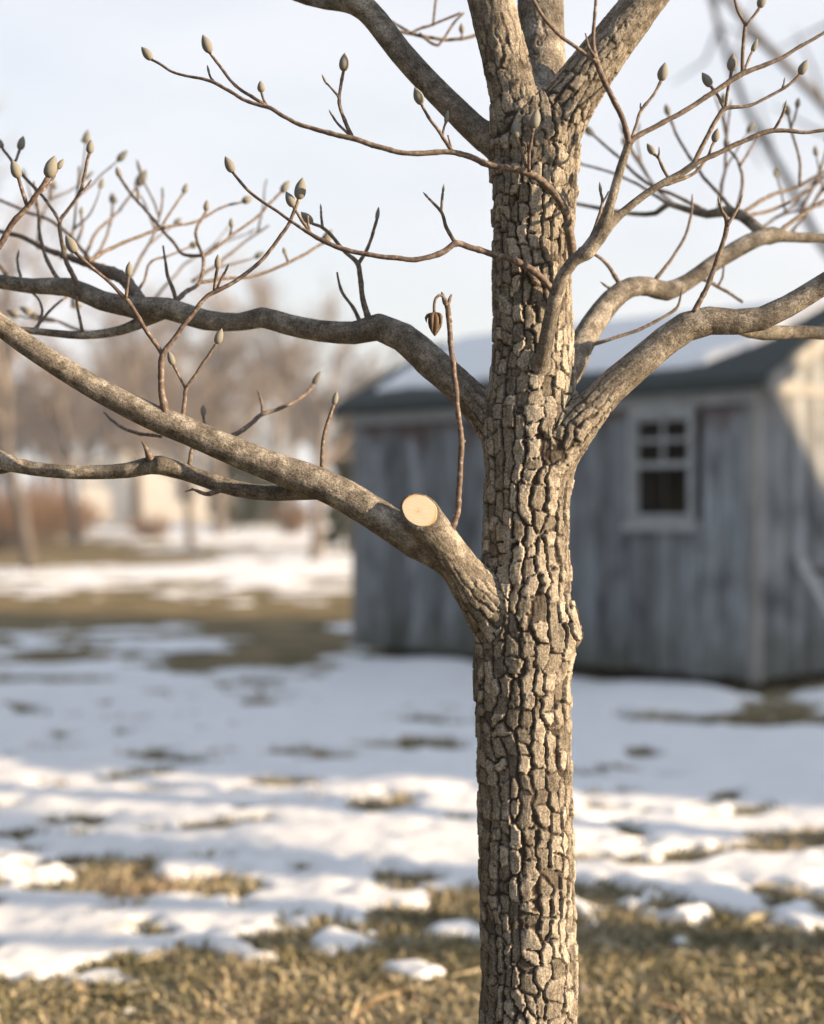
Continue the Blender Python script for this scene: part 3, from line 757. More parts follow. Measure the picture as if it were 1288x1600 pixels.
def make_tree():
    V, Q = voxel_union(0.0019)
    for _ in range(3):
        D, G = field(V)
        V = V - G * np.clip(D, -0.01, 0.01)[:, None]
    D, G, LI, S, ANG, GAP, RR = field(V, full=True)
    n = len(V)
    kinds = [l['kind'] for l in LIMBS]
    r0 = np.array([l.get('rough', (0, .1))[0] for l in LIMBS]); r1 = np.array([l.get('rough', (0, .1))[1] for l in LIMBS])
    rough = 1 - sstep(r0[LI], r1[LI], S)
    NC = 23
    seedL = LI * 31
    Nl = np.where(LI == 0, NC, np.clip(np.round(2 * np.pi * RR / 0.024), 5, 24)).astype(np.int64)
    Nl = np.array([NC if k == 0 else max(6, int(round(2 * np.pi * np.median(LIMBS[k]['P'][:6, 3]) / 0.0145))) for k in range(NL)])[LI]
    W = np.column_stack([S * 14, ANG * 1.3, LI * 7.7])
    Wp = V * 30
    wu = 0.58 * vnoise(Wp * np.array([[.8, .8, .55]]), 3) + 0.14 * vnoise(Wp * 3.1, 4)
    wv = 0.34 * vnoise(Wp * .8, 5) + 0.09 * vnoise(Wp * 3.3, 6)
    u = (ANG / (2 * np.pi) + 0.5) * Nl + wu
    v = S / np.where(LI == 0, 0.029, 0.030) + wv
    h_mm = 3.0 * (1 - rough); plate = np.ones(n); pid = np.zeros(n, np.int64); tint = np.full(n, .5)
    fine = vnoise(V * 260, 8)
    fib = vnoise(np.column_stack([V[:, 0] * 420, V[:, 1] * 420, V[:, 2] * 60]), 9)
    mid = fbm(V * 85, 3, 12)
    for k in range(NL):
        m = np.flatnonzero((LI == k) & (rough > 0.001))
        if not len(m): continue
        e, ori, pi_, X, Y = cells(u[m], v[m], int(Nl[m[0]]), 100 + k * 13)
        e_mm = e * (21.0 if k == 0 else 16.0) + 0.75 * fine[m] + 0.5 * vnoise(V[m] * 520, 15)
        e_mm = np.minimum(e_mm, GAP[m] * 1000 * 0.8 + 1.6 * vnoise(V[m] * 60, 16) + 0.8)
        hp1 = hsh(pi_, np.full(len(m), k + 1)); hp2 = hsh(pi_, np.full(len(m), k + 51)); hp3 = hsh(pi_, np.full(len(m), k + 91)); hp4 = hsh(pi_, np.full(len(m), k + 131))
        wid = vnoise(np.column_stack([V[m, 0] * 22, V[m, 1] * 22, V[m, 2] * 9]), 17)
        wv_ = np.clip(0.85 + 2.0 * wid, -0.5, 3.8); wh_ = np.clip(-0.15 + 1.1 * vnoise(V[m] * 45, 18), -1.5, 1.1)
        o = sstep(0.35, 0.65, ori)
        w_ = wh_ + (wv_ - wh_) * o
        top = sstep(w_, w_ + 1.3, e_mm)
        low = hp1 < 0.13
        H = np.where(low, 2.4, 4.0 + 3.6 * hp2) * (1.0 if k == 0 else 0.5)
        h = H * top
        h += top * ((hp3 - .5) * 5.5 * X + (hp4 - .5) * 4.0 * Y - 0.5 * (X * X + 0.5 * Y * Y))
        # finer splits inside some plates
        e2, ori2, pi2, _, _ = cells(u[m] * 2 + 3.3 * (hp3 - .5) * 0, v[m] * 1.7 + 0.5, int(Nl[m[0]]) * 2, 400 + k * 13, jx=.7, jy=.7)
        sp = sstep(0.05, 0.35, vnoise(V[m] * 24, 19)) * top
        c2 = (1 - sstep(0.0, 0.085, e2 + 0.03 * fine[m])) * sp
        h -= 1.5 * c2
        h += sp * 1.5 * (hsh(pi2, np.full(len(m), 7 + k)) - .5)
        h += top * (0.45 * mid[m] + 0.22 * fine[m] + 0.22 * fib[m]) + (1 - top) * (0.55 * fib[m] + 0.35 * mid[m])
        rg = rough[m]
        # limbs lose their plates gradually: short shallow cracks remain
        h_mm[m] = h * rg + (1 - rg) * 3.0
        plate[m] = np.clip(np.where(low, 0.55, 1.0) * top - 0.45 * c2, 0, 1) * rg + (1 - rg)
        pid[m] = np.where((top > 0.35) & (rg > 0.9), pi_ + 1 + k * 10 ** 10, 0)
        tint[m] = np.clip(0.5 + 0.62 * (hp2 - .5) + 0.35 * (hp4 - 0.5) + 0.16 * mid[m], 0, 1) * rg + 0.5 * (1 - rg)
    sm = 1 - rough
    # thin cracks and wrinkles of the younger bark
    us_ = (ANG / (2 * np.pi)) * np.clip(np.round(2 * np.pi * RR / 0.0085), 6, 40)
    wf = vnoise(V * 70, 23)
    crk = 1 - sstep(0.0, 0.10, np.abs(vnoise(np.column_stack([us_ + 0.4 * wf, S / 0.022 + 0.5 * wf, LI * 3.1]), 25)))
    big = sstep(0.016, 0.034, RR) * sm
    mask = sstep(-0.35, 0.25, vnoise(V * 34, 27))
    wrk = vnoise(np.column_stack([ANG * RR * 260, S * 900, LI * 2.0]), 29)
    h_mm += big * (-1.9 * crk * mask + 0.8 * fbm(V * 60, 3, 31) + 0.5 * vnoise(V * 240, 35) + 1.7 * vnoise(V * 24, 37))
    h_mm += sm * (0.16 * wrk * sstep(0.004, 0.012, RR) + 0.22 * fbm(V * 150, 2, 33) * sstep(0.003, 0.012, RR))
    plate = np.clip(plate - 0.6 * big * crk * mask, 0, 1)
    # the displacement of smooth limbs is centred; thin ones must not swell
    amp = np.clip(RR / 0.03, 0.15, 1.0)
    h_off = 3.0 + 0.9 * rough
    onplane = np.zeros(n, bool)
    cl = LIMBS[STUB]['clip']
    onplane = (LI == STUB) & (np.abs((V - cl[0]) @ cl[1]) < 0.0012)
    disp = (h_mm - h_off) * 0.001 * amp
    disp[onplane] = 0
    V2 = V + G * disp[:, None]

    root = empty('magnolia_tree', (0, 0, 0))
    base = at(826, 2050, TD); root.location = (base[0], base[1], 0.0)
    tag(root, 'young bare tree with cracked plate bark, a sawn stub and fuzzy grey buds', 'tree')
    off = np.array(root.location)
    V2 = V2 - off
    # vertex normals of the whole surface, so split pieces shade without seams
    fn = np.cross(V2[Q[:, 2]] - V2[Q[:, 0]], V2[Q[:, 3]] - V2[Q[:, 1]])
    N_ = np.zeros_like(V2)
    for c in range(4):
        for ax in range(3):
            N_[:, ax] += np.bincount(Q[:, c], fn[:, ax], n)
    N_ /= np.linalg.norm(N_, axis=1)[:, None] + 1e-12
    if (N_ * G).sum() < 0: Q = Q[:, ::-1]; N_ = -N_
    # choose the plates that show largest from the camera
    fl = LI[Q].min(1)
    fl = np.where(np.isin(fl, [k for k in range(NL) if kinds[k] == 'knot']), 0, fl)
    fp = np.where((pid[Q] == pid[Q[:, :1]]).all(1), pid[Q[:, 0]], 0)
    fp = np.where((fl == 0) & (LI[Q[:, 0]] == 0), fp, 0)
    cen = (V2 + off)[Q].mean(1)
    view = np.array([0, 0, CAMH]) - cen
    fnn = fn if (fn * G[Q[:, 0]]).sum() > 0 else -fn
    vis = np.maximum((fnn * view).sum(1), 0)
    pxs, pys = CX + FPX * cen[:, 0] / cen[:, 1], CY + FPX * (CAMH - cen[:, 2]) / cen[:, 1]
    vis[(pys > 1605) | (pys < -5)] = 0
    up, inv = np.unique(fp, return_inverse=True)
    area = np.bincount(inv, vis)
    area[up == 0] = 0
    best = up[np.argsort(-area)[:300]]
    best = best[best != 0]
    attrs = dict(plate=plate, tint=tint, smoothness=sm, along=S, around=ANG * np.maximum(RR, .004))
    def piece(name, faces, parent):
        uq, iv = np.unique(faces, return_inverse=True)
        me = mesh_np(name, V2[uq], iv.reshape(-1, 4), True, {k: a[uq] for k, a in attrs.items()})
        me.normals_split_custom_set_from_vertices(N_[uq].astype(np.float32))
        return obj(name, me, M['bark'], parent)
    isb = np.isin(fp, best)
    sel = np.flatnonzero(isb); sel = sel[np.argsort(fp[sel], kind='stable')]
    for g in np.split(sel, np.flatnonzero(np.diff(fp[sel])) + 1):      # a plate is one connected flake; stray chips stay with the trunk
        uq, iv = np.unique(Q[g], return_inverse=True); iv = iv.reshape(-1, 4)
        lab = np.arange(len(uq))
        while True:
            mn = lab[iv].min(1); new = lab.copy()
            for c in range(4): np.minimum.at(new, iv[:, c], mn)
            if (new == lab).all(): break
            lab = new
        fl_ = lab[iv[:, 0]]; ids, cnt = np.unique(fl_, return_counts=True)
        isb[g[fl_ != ids[np.argmax(cnt)]]] = False
    trunk = piece('trunk', Q[(fl == 0) & ~isb], root)
    sel = np.flatnonzero(isb); sel = sel[np.argsort(fp[sel], kind='stable')]
    cuts = np.flatnonzero(np.diff(fp[sel])) + 1
    for g in np.split(sel, cuts):
        piece('bark_plate', Q[g], trunk)
    lobjs = {}
    for k in range(1, NL):
        f = Q[fl == k]
        if len(f) and kinds[k] != 'knot':
            lobjs[k] = piece('limb' if kinds[k] == 'cut_limb' else kinds[k], f, root)
    lobjs[STUB]['label'] = 'short limb sawn off to a round pale cut face'
    # sawn face: a thin slice of pale wood set on the stub
    P = LIMBS[STUB]['P']
    ax = P[-1, :3] - P[-4, :3]; ax /= np.linalg.norm(ax)
    nrm = CUT_N
    e1 = np.cross([0, 0, 1.0], nrm); e1 /= np.linalg.norm(e1); e2 = np.cross(nrm, e1)
    aa = np.linspace(0, 2 * np.pi, 64, endpoint=False)
    wdir = np.cos(aa)[:, None] * e1 + np.sin(aa)[:, None] * e2
    rad = (28 * 2.392 / FPX - 0.0034) / np.sqrt(1 - (wdir @ ax) ** 2)
    rad *= 1 + 0.012 * np.sin(3 * aa + 1) + 0.008 * np.sin(7 * aa)
    # local frame of the disc: z = cut normal
    rings = [(0.0, .0022), (0.4, .0022), (0.75, .0022), (0.97, .0021), (1.0, .0014), (1.0, -.003)]
    Vd = [np.array([[0, 0, .0022]])]
    for f_, z_ in rings[1:]:
        Vd.append(np.column_stack([np.cos(aa) * rad * f_, np.sin(aa) * rad * f_, np.full(64, z_)]))
    Vd = np.concatenate(Vd)
    j = np.arange(64); j2 = (j + 1) % 64
    F3 = np.column_stack([np.zeros(64, int), 1 + j, 1 + j2])
    F4 = np.concatenate([np.column_stack([1 + r * 64 + j, 1 + (r + 1) * 64 + j, 1 + (r + 1) * 64 + j2, 1 + r * 64 + j2]) for r in range(4)])
    cf = build('cut_face', Vd, [F4, F3], M['cut'], lobjs[STUB], smooth=False)
    mtx = Matrix((tuple(e1) + (0,), tuple(e2) + (0,), tuple(nrm) + (0,), (0, 0, 0, 1))).transposed()
    mtx.translation = Vector(CUT_C - off)
    cf.matrix_local = mtx
    cf['label'] = 'pale round sawn wood face with a bark rim'
    return root, off, lobjs

tree, TOFF, LOBJ = make_tree()

# ---- twigs and buds, traced from the photograph
def bud_mesh(scale_leaf, seed):
    """pointed oval bud of length 1 along +z, two scale seams, small bract at its foot"""
    r_ = np.random.default_rng(seed)
    prof = [(0.0, .10), (.05, .19), (.14, .265), (.28, .31), (.42, .315), (.56, .285), (.70, .225), (.82, .15), (.92, .075), (.985, .02)]
    ns = 14
    a = np.linspace(0, 2 * np.pi, ns, endpoint=False)
    V = []
    bend = 0.06 * r_.normal()
    for z, r in prof:
        seam = 1 - 0.07 * np.exp(-((a - 1.2 - 1.6 * z) / 0.22) ** 2) - 0.07 * np.exp(-((a - 4.3 - 1.2 * z) / 0.22) ** 2)
        V.append(np.column_stack([np.cos(a) * r * seam * 1.04 + bend * z * z, np.sin(a) * r * seam * .96, np.full(ns, z)]))
    V = np.concatenate(V + [np.array([[bend, 0, 1.0]]), np.array([[0, 0, -.02]])])
    m = len(prof)
    i = np.arange(m - 1)[:, None] * ns; j = np.arange(ns)[None]; j2 = (j + 1) % ns
    F4 = np.stack([i + j, i + j2, i + ns + j2, i + ns + j], -1).reshape(-1, 4)
    j = np.arange(ns); j2 = (j + 1) % ns
    F3 = np.concatenate([np.column_stack([(m - 1) * ns + j, (m - 1) * ns + j2, np.full(ns, m * ns)]), np.column_stack([j2, j, np.full(ns, m * ns + 1)])])
    mb = MB(); mb.V.append(V); mb.F4.append(F4); mb.F3.append(F3); mb.A.append(np.full(len(V), .5)); mb.n = len(V)
    if scale_leaf:
        for q, (a0, hh) in enumerate(scale_leaf):
            d = np.array([math.cos(a0), math.sin(a0), 0])
            Pp = np.array([d * .15 + [0, 0, .02], d * .30 + [0, 0, .14], d * .40 + [0, 0, .14 + hh * .6], d * .47 + [0, 0, .14 + hh]])
            mb.tube(Pp, np.array([.09, .125, .085, .012]), 8)
    V, F, A = mb.arrays()
    return mesh_np('bud', V, F, True)
BUDS = [bud_mesh(sl, q) for q, sl in enumerate([None, [(math.pi, .22)], [(0.2, .2)], [(math.pi * .9, .1), (-0.3, .12)]])]
for b_ in BUDS: b_.materials.append(M['bud'])
def slender_mesh():
    V, F, caps = tube(np.array([[0, 0, 0], [0, 0, .15], [0, 0, .4], [0.015, 0, .7], [.03, 0, .92], [.035, 0, 1.0]]), np.array([.10, .145, .16, .115, .05, .008]), 10)
    return mesh_np('bud', V, [F, caps], True)
SLENDER = slender_mesh(); SLENDER.materials.append(M['bud'])

def put_bud(parent, P0, direction, length, kind='bud', k=0, width=1.0):
    me = SLENDER if kind == 's' else BUDS[k % len(BUDS)]
    o = bpy.data.objects.new('bud', me)
    col.objects.link(o); o.parent = parent
    d = Vector(direction).normalized()
    q = d.to_track_quat('Z', 'Y')
    o.rotation_mode = 'QUATERNION'
    o.rotation_quaternion = q
    o.location = Vector(P0)
    o.scale = (length * width * .92, length * width * .92, length)
    return o

TWIG_N = [0]
def twig_obj(P, R, mat, name='twig', sides=9, tip=True):
    """P world points (resampled), R radii. Nodes and leaf-scar rings swell the shoot a little"""
    seg = np.linalg.norm(np.diff(P, axis=0), axis=1); s = np.concatenate([[0], np.cumsum(seg)])
    k = TWIG_N[0]; TWIG_N[0] += 1
    ring = vnoise(np.column_stack([s * 260, np.full(len(s), k * 1.7)]), 3)
    nodes = sum(np.exp(-((s - (0.02 + q * 0.034 + 0.012 * hsh(np.array([q]), np.array([k]))[0])) / 0.0022) ** 2) for q in range(14))
    RR = R * (1 + 0.09 * ring + 0.16 * np.clip(nodes, 0, 1))
    wob = np.column_stack([vnoise(np.column_stack([s * 45, np.full(len(s), k + .3)]), 5 + q) for q in range(3)]) * np.minimum(R, 0.003)[:, None] * 0.45
    wob[0] = 0; wob[-1] = 0
    V, F, caps = tube(P + wob, RR, sides)
    return build(name, V - TOFF, [F, caps], mat, tree, smooth=True)

def T(d0, d1, pts, bud=None, L=27, mat='twig', k=None, dz=0, w=1.0):
    """pts: photo px (x, y, half-width) from base to tip; d0..d1 distance; bud: None | 'b' | 's' | (x,y) bud tip"""
    n = len(pts)
    q = np.array([p[:2] for p in pts], float); r = np.array([p[2] for p in pts], float) * .9
    s = np.concatenate([[0], np.cumsum(np.linalg.norm(np.diff(q, axis=0), axis=1))]); s /= s[-1]
    dd = d0 + (d1 - d0) * s + dz * np.sin(np.pi * s)
    rows = np.array([np.append(at(*q[i], dd[i]), r[i] * dd[i] / FPX) for i in range(n)])
    C = catmull(rows, 0.005)
    R = np.maximum(C[:, 3], 0.0008)
    o = twig_obj(C[:, :3], R, M[mat])
    if bud:
        tipd = C[-1, :3] - C[max(-3, -len(C)), :3]; tipd /= np.linalg.norm(tipd)
        if isinstance(bud, tuple):
            kind = bud[2] if len(bud) > 2 else 'b'
            tgt = at(bud[0], bud[1], dd[-1]) - C[-1, :3]
            ln = np.linalg.norm(tgt)
            put_bud(o, C[-1, :3] - TOFF, tgt / ln, ln, kind, TWIG_N[0] if k is None else k, w)
        else:
            put_bud(o, C[-1, :3] - tipd * 0.001 - TOFF, tipd + np.array([0, 0, .15]), L * dd[-1] / FPX, bud, TWIG_N[0] if k is None else k, w)
    return o

# upper left spray crossing in front of the trunk
T(2.43, 2.42, [(895, 405, 8), (894, 390, 8), (889, 350, 7.8), (879, 320, 7.4), (859, 295, 7), (826, 270, 6.6), (764, 257, 5.6), (709, 238, 5), (644, 240, 4.6), (600, 232, 4.6), (550, 216, 4.6), (490, 202, 4), (440, 180, 3.7), (417, 167, 3.5), (380, 155, 3.2), (332, 127, 3), (280, 116, 2.4), (237, 93, 2.4)], (221, 73), k=0, dz=-.07)
T(2.42, 2.41, [(417, 166, 3), (395, 152, 3), (365, 130, 2.7), (345, 105, 2.6), (328, 82, 2.7)], (317, 54), k=1, mat='twig_red')
T(2.42, 2.42, [(418, 165, 2.5), (412, 155, 2.2), (409, 144, 2.6)], (407, 126), k=0, w=1.25)
T(2.42, 2.42, [(334, 127, 2.6), (329, 121, 2), (327, 115, 2)], (324, 101, 's'))
T(2.42, 2.42, [(550, 215, 4), (540, 193, 3.4), (530, 160, 3), (533, 130, 2.8), (537, 111, 2.8)], (539, 82), k=0)
T(2.42, 2.42, [(530, 153, 2.4), (516, 136, 1.8), (510, 130, 2)], (503, 116, 's'))
T(2.42, 2.42, [(548, 212, 2.6), (530, 195, 2.2), (521, 183, 2.2)], (514, 171, 's'))
T(2.38, 2.38, [(707, 237, 4), (690, 210, 3.2), (673, 188, 2.8), (659, 163, 2.6)], (648, 136), k=0)
T(2.38, 2.38, [(692, 212, 2.4), (694, 200, 2), (697, 191, 2.4)], (700, 172, 's'), w=1.4)
T(2.38, 2.38, [(706, 234, 2.2), (703, 222, 1.8), (700, 211, 1.4)])
T(2.36, 2.33, [(827, 268, 3.4), (827, 240, 2.8), (831, 215, 2.8), (834, 200, 3)], (840, 170), k=0, mat='twig_red')
T(2.36, 2.34, [(823, 262, 3), (815, 236, 2.6), (808, 216, 2.8)], (803, 189), k=0)
T(2.36, 2.345, [(821, 240, 1.8), (821, 225, 1.4), (818, 222, 1.2)])
# second left spray
T(2.44, 2.42, [(872, 475, 6), (866, 457, 6.4), (844, 432, 6.2), (814, 412, 6), (789, 402, 5.6), (740, 388, 5.4), (712, 380, 5.6), (690, 396, 5.2), (650, 405, 4.6), (600, 401, 4.4), (560, 395, 4.2), (531, 387, 4.2), (505, 377, 4.2), (482, 363, 3.4), (454, 345, 2.8), (425, 325, 2.7), (395, 304, 2.7), (377, 285, 2.7), (364, 269, 2.8)], (352, 244), k=1, mat='twig_red', dz=-.05)
T(2.42, 2.42, [(486, 365, 3), (472, 344, 2.8), (464, 330, 2.6), (459, 323, 2.8)], (447, 299), k=0)
T(2.42, 2.42, [(484, 362, 2.6), (482, 350, 2.4), (481, 337, 2)])
T(2.42, 2.40, [(712, 379, 4), (698, 355, 3.2), (690, 332, 3), (678, 318, 2.4), (670, 310, 2.2)], (661, 300, 's'))
T(2.42, 2.42, [(690, 333, 2.6), (691, 312, 2.4), (692, 302, 2.2)], (694, 287, 's'))
# Y-shaped reddish shoots on the cut limb's side limb
T(2.43, 2.42, [(262, 657, 9), (257, 640, 6.8), (252, 600, 6), (253, 565, 5.4), (257, 549, 5), (268, 535, 4.4), (290, 506, 4.2), (320, 467, 4), (338, 455, 4), (366, 440, 3.6), (410, 405, 3.4), (445, 360, 3.2), (460, 330, 3), (467, 311, 3)], (473, 277), k=2, mat='twig_red')
T(2.43, 2.41, [(335, 457, 3.2), (338, 435, 2.8), (340, 420, 2.8)], (341, 397), k=0, mat='twig_red', w=.85)
T(2.43, 2.43, [(337, 455, 2.4), (347, 435, 2.2), (352, 425, 2.2)], (358, 412, 's'), mat='twig_red')
T(2.43, 2.41, [(254, 555, 4.4), (246, 541, 4), (225, 510, 3.8), (207, 481, 3.6), (196, 466, 3.6), (170, 440, 3), (140, 415, 3), (118, 394, 3.2)], (103, 367), k=0, mat='twig_red')
T(2.42, 2.41, [(197, 467, 3), (200, 442, 2.6), (201, 432, 2.8)], (203, 408), k=0, w=.9)
T(2.45, 2.44, [(285, 655, 4), (290, 620, 3.6), (292, 606, 3.2), (310, 580, 2.8), (330, 550, 2.8), (339, 537, 2.8)], (347, 513), k=0)
T(2.45, 2.45, [(291, 610, 2.6), (280, 588, 2.3), (271, 570, 2.4)], (263, 548), k=0, w=.9)
# reddish fork in the upper left corner
T(2.38, 2.34, [(-75, 470, 6), (-35, 420, 5.6), (0, 384, 5.4), (20, 350, 5.2), (45, 322, 4.8), (60, 300, 4.4), (75, 277, 4.2)], (86, 243), k=0, mat='twig_red', w=1.05)
T(2.35, 2.34, [(43, 322, 3.8), (36, 301, 3.4), (29, 278, 3.2)], (19, 249), k=0, mat='twig_red')
T(2.36, 2.42, [(60, 302, 3), (80, 284, 2.6), (90, 264, 2.6)], (100, 248), k=0, mat='twig_red', w=.9)
# single upright shoot, shoot with the dry pod
T(2.44, 2.44, [(508, 752, 7), (505, 735, 4.4), (503, 705, 3.6), (508, 672, 3.4), (517, 646, 3.2), (522, 632, 3.2)], (527, 611), k=0, w=.85)
pod_twig = T(2.41, 2.40, [(700, 838, 9), (707, 826, 6.4), (714, 802, 5.6), (718, 762, 5.2), (720, 722, 4.8), (721, 695, 5.2), (719, 670, 4.8), (715, 640, 4.9), (710, 590, 4.9), (705, 545, 4.7), (702, 508, 4.8), (699, 478, 5)], mat='twig_red')
T(2.40, 2.40, [(703, 505, 3), (705, 501, 3.2), (706, 499, 2)], mat='twig')
T(2.41, 2.41, [(722, 693, 3), (725, 690, 3.4), (727, 688, 2)], mat='twig')
T(2.40, 2.40, [(700, 478, 3.4), (703, 467, 3), (706, 460, 1.6)], mat='twig')
T(2.40, 2.40, [(696, 475, 4), (694, 464, 3.6), (690, 456, 1.0)], mat='twig')
hook = T(2.40, 2.39, [(698, 478, 4.5), (695, 468, 4), (691, 461.5, 3), (686, 461, 2.6), (681, 466, 2.5), (679, 476, 2.6), (679, 490, 2.8)], mat='twig')
def pod():
    o_ = at(679.5, 488, 2.39); s = 2.39 / FPX
    mb = MB()
    prof = [(0, 3), (3, 8), (9, 11), (16, 11.2), (23, 9.5), (30, 6), (35, 2.5), (37.5, .4)]
    a = np.linspace(0, 2 * np.pi, 30, endpoint=False)
    V = np.concatenate([np.column_stack([np.cos(a) * r * (1 + .09 * np.cos(5 * a)), np.sin(a) * r * (1 + .09 * np.cos(5 * a)), np.full(30, -z)]) for z, r in prof]) * s
    i = np.arange(len(prof) - 1)[:, None] * 30; j = np.arange(30)[None]; j2 = (j + 1) % 30
    mb.add(V, np.stack([i + j, i + j2, i + 30 + j2, i + 30 + j], -1).reshape(-1, 4))
    for q in range(5):      # dry sepals that stand off the capsule
        b = 2 * np.pi * q / 5 + .55
        d = np.array([math.cos(b), math.sin(b), 0])
        lift = [1.12, 1.05, 1.2, 1.08, 1.1][q]
        tip = [12, 26, 16, 33, 24][q]
        Pp = np.array([d * 2 + [0, 0, -1], d * 9.5 * lift + [0, 0, -5], d * 11.3 * lift + [0, 0, -.55 * tip], d * (10.6 * lift) + [0, 0, -tip]])
        mb.tube(catmull(np.column_stack([Pp, [1.5, 3.0, 2.4, .3]]), 3)[:, :3] * s, catmull(np.column_stack([Pp, [1.5, 3.0, 2.4, .3]]), 3)[:, 3] * s, 6)
    p = mb.build('seed_pod', M['pod'], hook, smooth=True)
    p.location = o_ - TOFF
    p['label'] = 'dry brown drooping seed pod'
pod()
# right-hand sprays
T(2.32, 2.30, [(984, 226, 6), (975, 192, 5), (958, 155, 5), (945, 128, 5), (931, 92, 5.2), (927, 62, 3.6), (929, 25, 3), (932, -15, 2.8), (936, -80, 2.6)], mat='twig_red')
T(2.305, 2.28, [(933, 97, 4), (912, 82, 3.4), (880, 59, 3.2), (850, 28, 3.2), (832, -5, 3.2), (815, -50, 3)], mat='twig')
T(2.30, 2.30, [(930, 90, 3), (920, 73, 2.2), (915, 52, 1.2)], mat='twig')
T(2.32, 2.34, [(983, 225, 5.6), (1000, 211, 4.6), (1060, 179, 4.4), (1110, 148, 4.6), (1156, 117, 5), (1166, 112, 4.6), (1210, 96, 3.8), (1252, 72, 3.2), (1300, 44, 2.8), (1380, -10, 2.4)], mat='twig')
T(2.34, 2.33, [(1160, 116, 4), (1161, 82, 3.3), (1164, 45, 3.2), (1165, 38, 3), (1153, 16, 2.6), (1146, -8, 2.4)], mat='twig')
T(2.33, 2.33, [(1165, 40, 2.6), (1178, 24, 2.4), (1187, 12, 2.6)], (1195, -12), k=0)
T(2.34, 2.36, [(1161, 114, 2.6), (1170, 92, 2.2), (1176, 80, 2.2)], (1184, 60, 's'), w=1.4)
T(2.32, 2.33, [(984, 222, 3.2), (994, 195, 2.6), (1003, 172, 3), (1020, 150, 2.5), (1033, 126, 2.7)], (1040, 97), k=0)
T(2.33, 2.33, [(1004, 173, 2), (1001, 168, 1.6), (1001, 161, .8)])
T(2.36, 2.36, [(1084, 257, 5), (1120, 241, 4.4), (1160, 222, 4.2), (1205, 204, 4.2), (1250, 206, 3.4), (1300, 203, 2.8), (1390, 190, 2.4)], mat='twig')
T(2.36, 2.35, [(1208, 204, 3), (1219, 187, 2.6), (1227, 168, 2.2)], (1229, 156, 's'), mat='twig')
T(2.36, 2.36, [(1084, 256, 4.4), (1104, 217, 4), (1120, 187, 4), (1133, 169, 4), (1170, 165, 2.8), (1200, 152, 2.7), (1230, 135, 2.6), (1250, 116, 2.8)], (1262, 93), k=0, mat='twig')
T(2.36, 2.36, [(1132, 170, 3), (1123, 151, 2.6), (1111, 135, 2.8)], (1097, 113), k=0)
T(2.36, 2.35, [(1133, 170, 3), (1138, 140, 2.6), (1143, 111, 2.8)], (1146, 83), k=0)
T(2.36, 2.36, [(1222, 140, 2), (1224, 134, 1.8), (1225, 131, 1.8)], (1227, 120, 's'))
T(2.37, 2.40, [(1040, 288, 3.6), (1072, 277, 3), (1092, 265, 2.7), (1106, 245, 2.4), (1116, 222, 2.5)], (1122, 200), k=0)
T(2.36, 2.35, [(1046, 280, 3), (1037, 265, 2.8), (1029, 247, 2.6), (1022, 241, 2.6)], (1011, 224), k=0)
T(2.35, 2.35, [(1028, 246, 2), (1030, 240, 1.8), (1030, 230, .8)])
T(2.38, 2.40, [(904, 402, 3.6), (920, 376, 3), (933, 346, 3), (941, 316, 2.6), (939, 302, 2.4)], (937, 284, 's'))
T(2.40, 2.40, [(941, 316, 2.2), (947, 308, 1.8), (951, 299, 1)])
T(2.45, 2.44, [(1084, 489, 5.5), (1100, 460, 4.6), (1120, 410, 4.4), (1136, 352, 4.2), (1127, 328, 2.8), (1124, 318, 2.6)], (1122, 305, 's'), mat='twig')
T(2.44, 2.44, [(1136, 353, 3.4), (1148, 335, 3), (1156, 318, 2.6)], (1161, 303, 's'), mat='twig')
# behind the trunk, on the right
T(2.76, 2.80, [(1025, 436, 4), (1045, 410, 3), (1070, 370, 2.6), (1081, 332, 2.4), (1082, 304, 1.2)])
T(2.72, 2.66, [(970, 446, 4.4), (950, 415, 3.2), (930, 398, 2.8), (905, 388, 2)])
T(2.72, 2.70, [(962, 452, 3), (950, 449, 2.6)], (938, 440, 's'))
T(2.62, 2.64, [(912, 543, 4), (958, 528, 3), (1000, 515, 3), (1035, 497, 2.8), (1058, 480, 2.6), (1066, 452, 1.2)])
T(2.84, 2.9, [(1098, 436, 3.4), (1130, 452, 3), (1160, 472, 2.4)])
T(2.86, 2.9, [(1122, 448, 2.4), (1130, 430, 2), (1131, 410, 1.6)])
T(2.94, 3.05, [(1214, 364, 4), (1250, 337, 3.8), (1288, 314, 3.4), (1360, 280, 2.6)])
T(3.02, 3.2, [(1158, 340, 4), (1120, 300, 3.4), (1095, 270, 3), (1060, 215, 2.6), (1045, 180, 2.4)], (1040, 162), k=0)
T(3.0, 3.1, [(1150, 336, 3.6), (1160, 290, 3), (1155, 255, 2.6), (1140, 235, 2.4)], (1132, 215), k=0)
T(3.06, 3.1, [(1157, 258, 2.6), (1175, 230, 2.2), (1182, 212, 2.2)], (1184, 200, 's'))
T(3.0, 3.2, [(1150, 340, 4), (1200, 308, 3.4), (1250, 290, 3.2), (1300, 262, 2.6)], 'b')
T(3.05, 3.1, [(1250, 290, 3), (1250, 250, 2.6), (1237, 205, 2.4), (1232, 180, 2.2)], (1226, 160), k=0)
T(3.08, 3.1, [(1236, 200, 2.2), (1243, 180, 2), (1246, 168, 2)], (1248, 152))
T(3.1, 3.2, [(1110, 334, 4), (1060, 308, 3.2), (1010, 285, 3), (960, 240, 2.6), (925, 210, 2.2)], 'b', L=22)
T(3.12, 3.25, [(1045, 320, 3.2), (1000, 290, 2.6), (955, 270, 2.2), (905, 255, 2)], 'b', L=20)
T(3.0, 3.2, [(1165, 338, 3.2), (1215, 325, 3), (1260, 300, 2.6), (1295, 270, 2.2)], 'b', L=20)
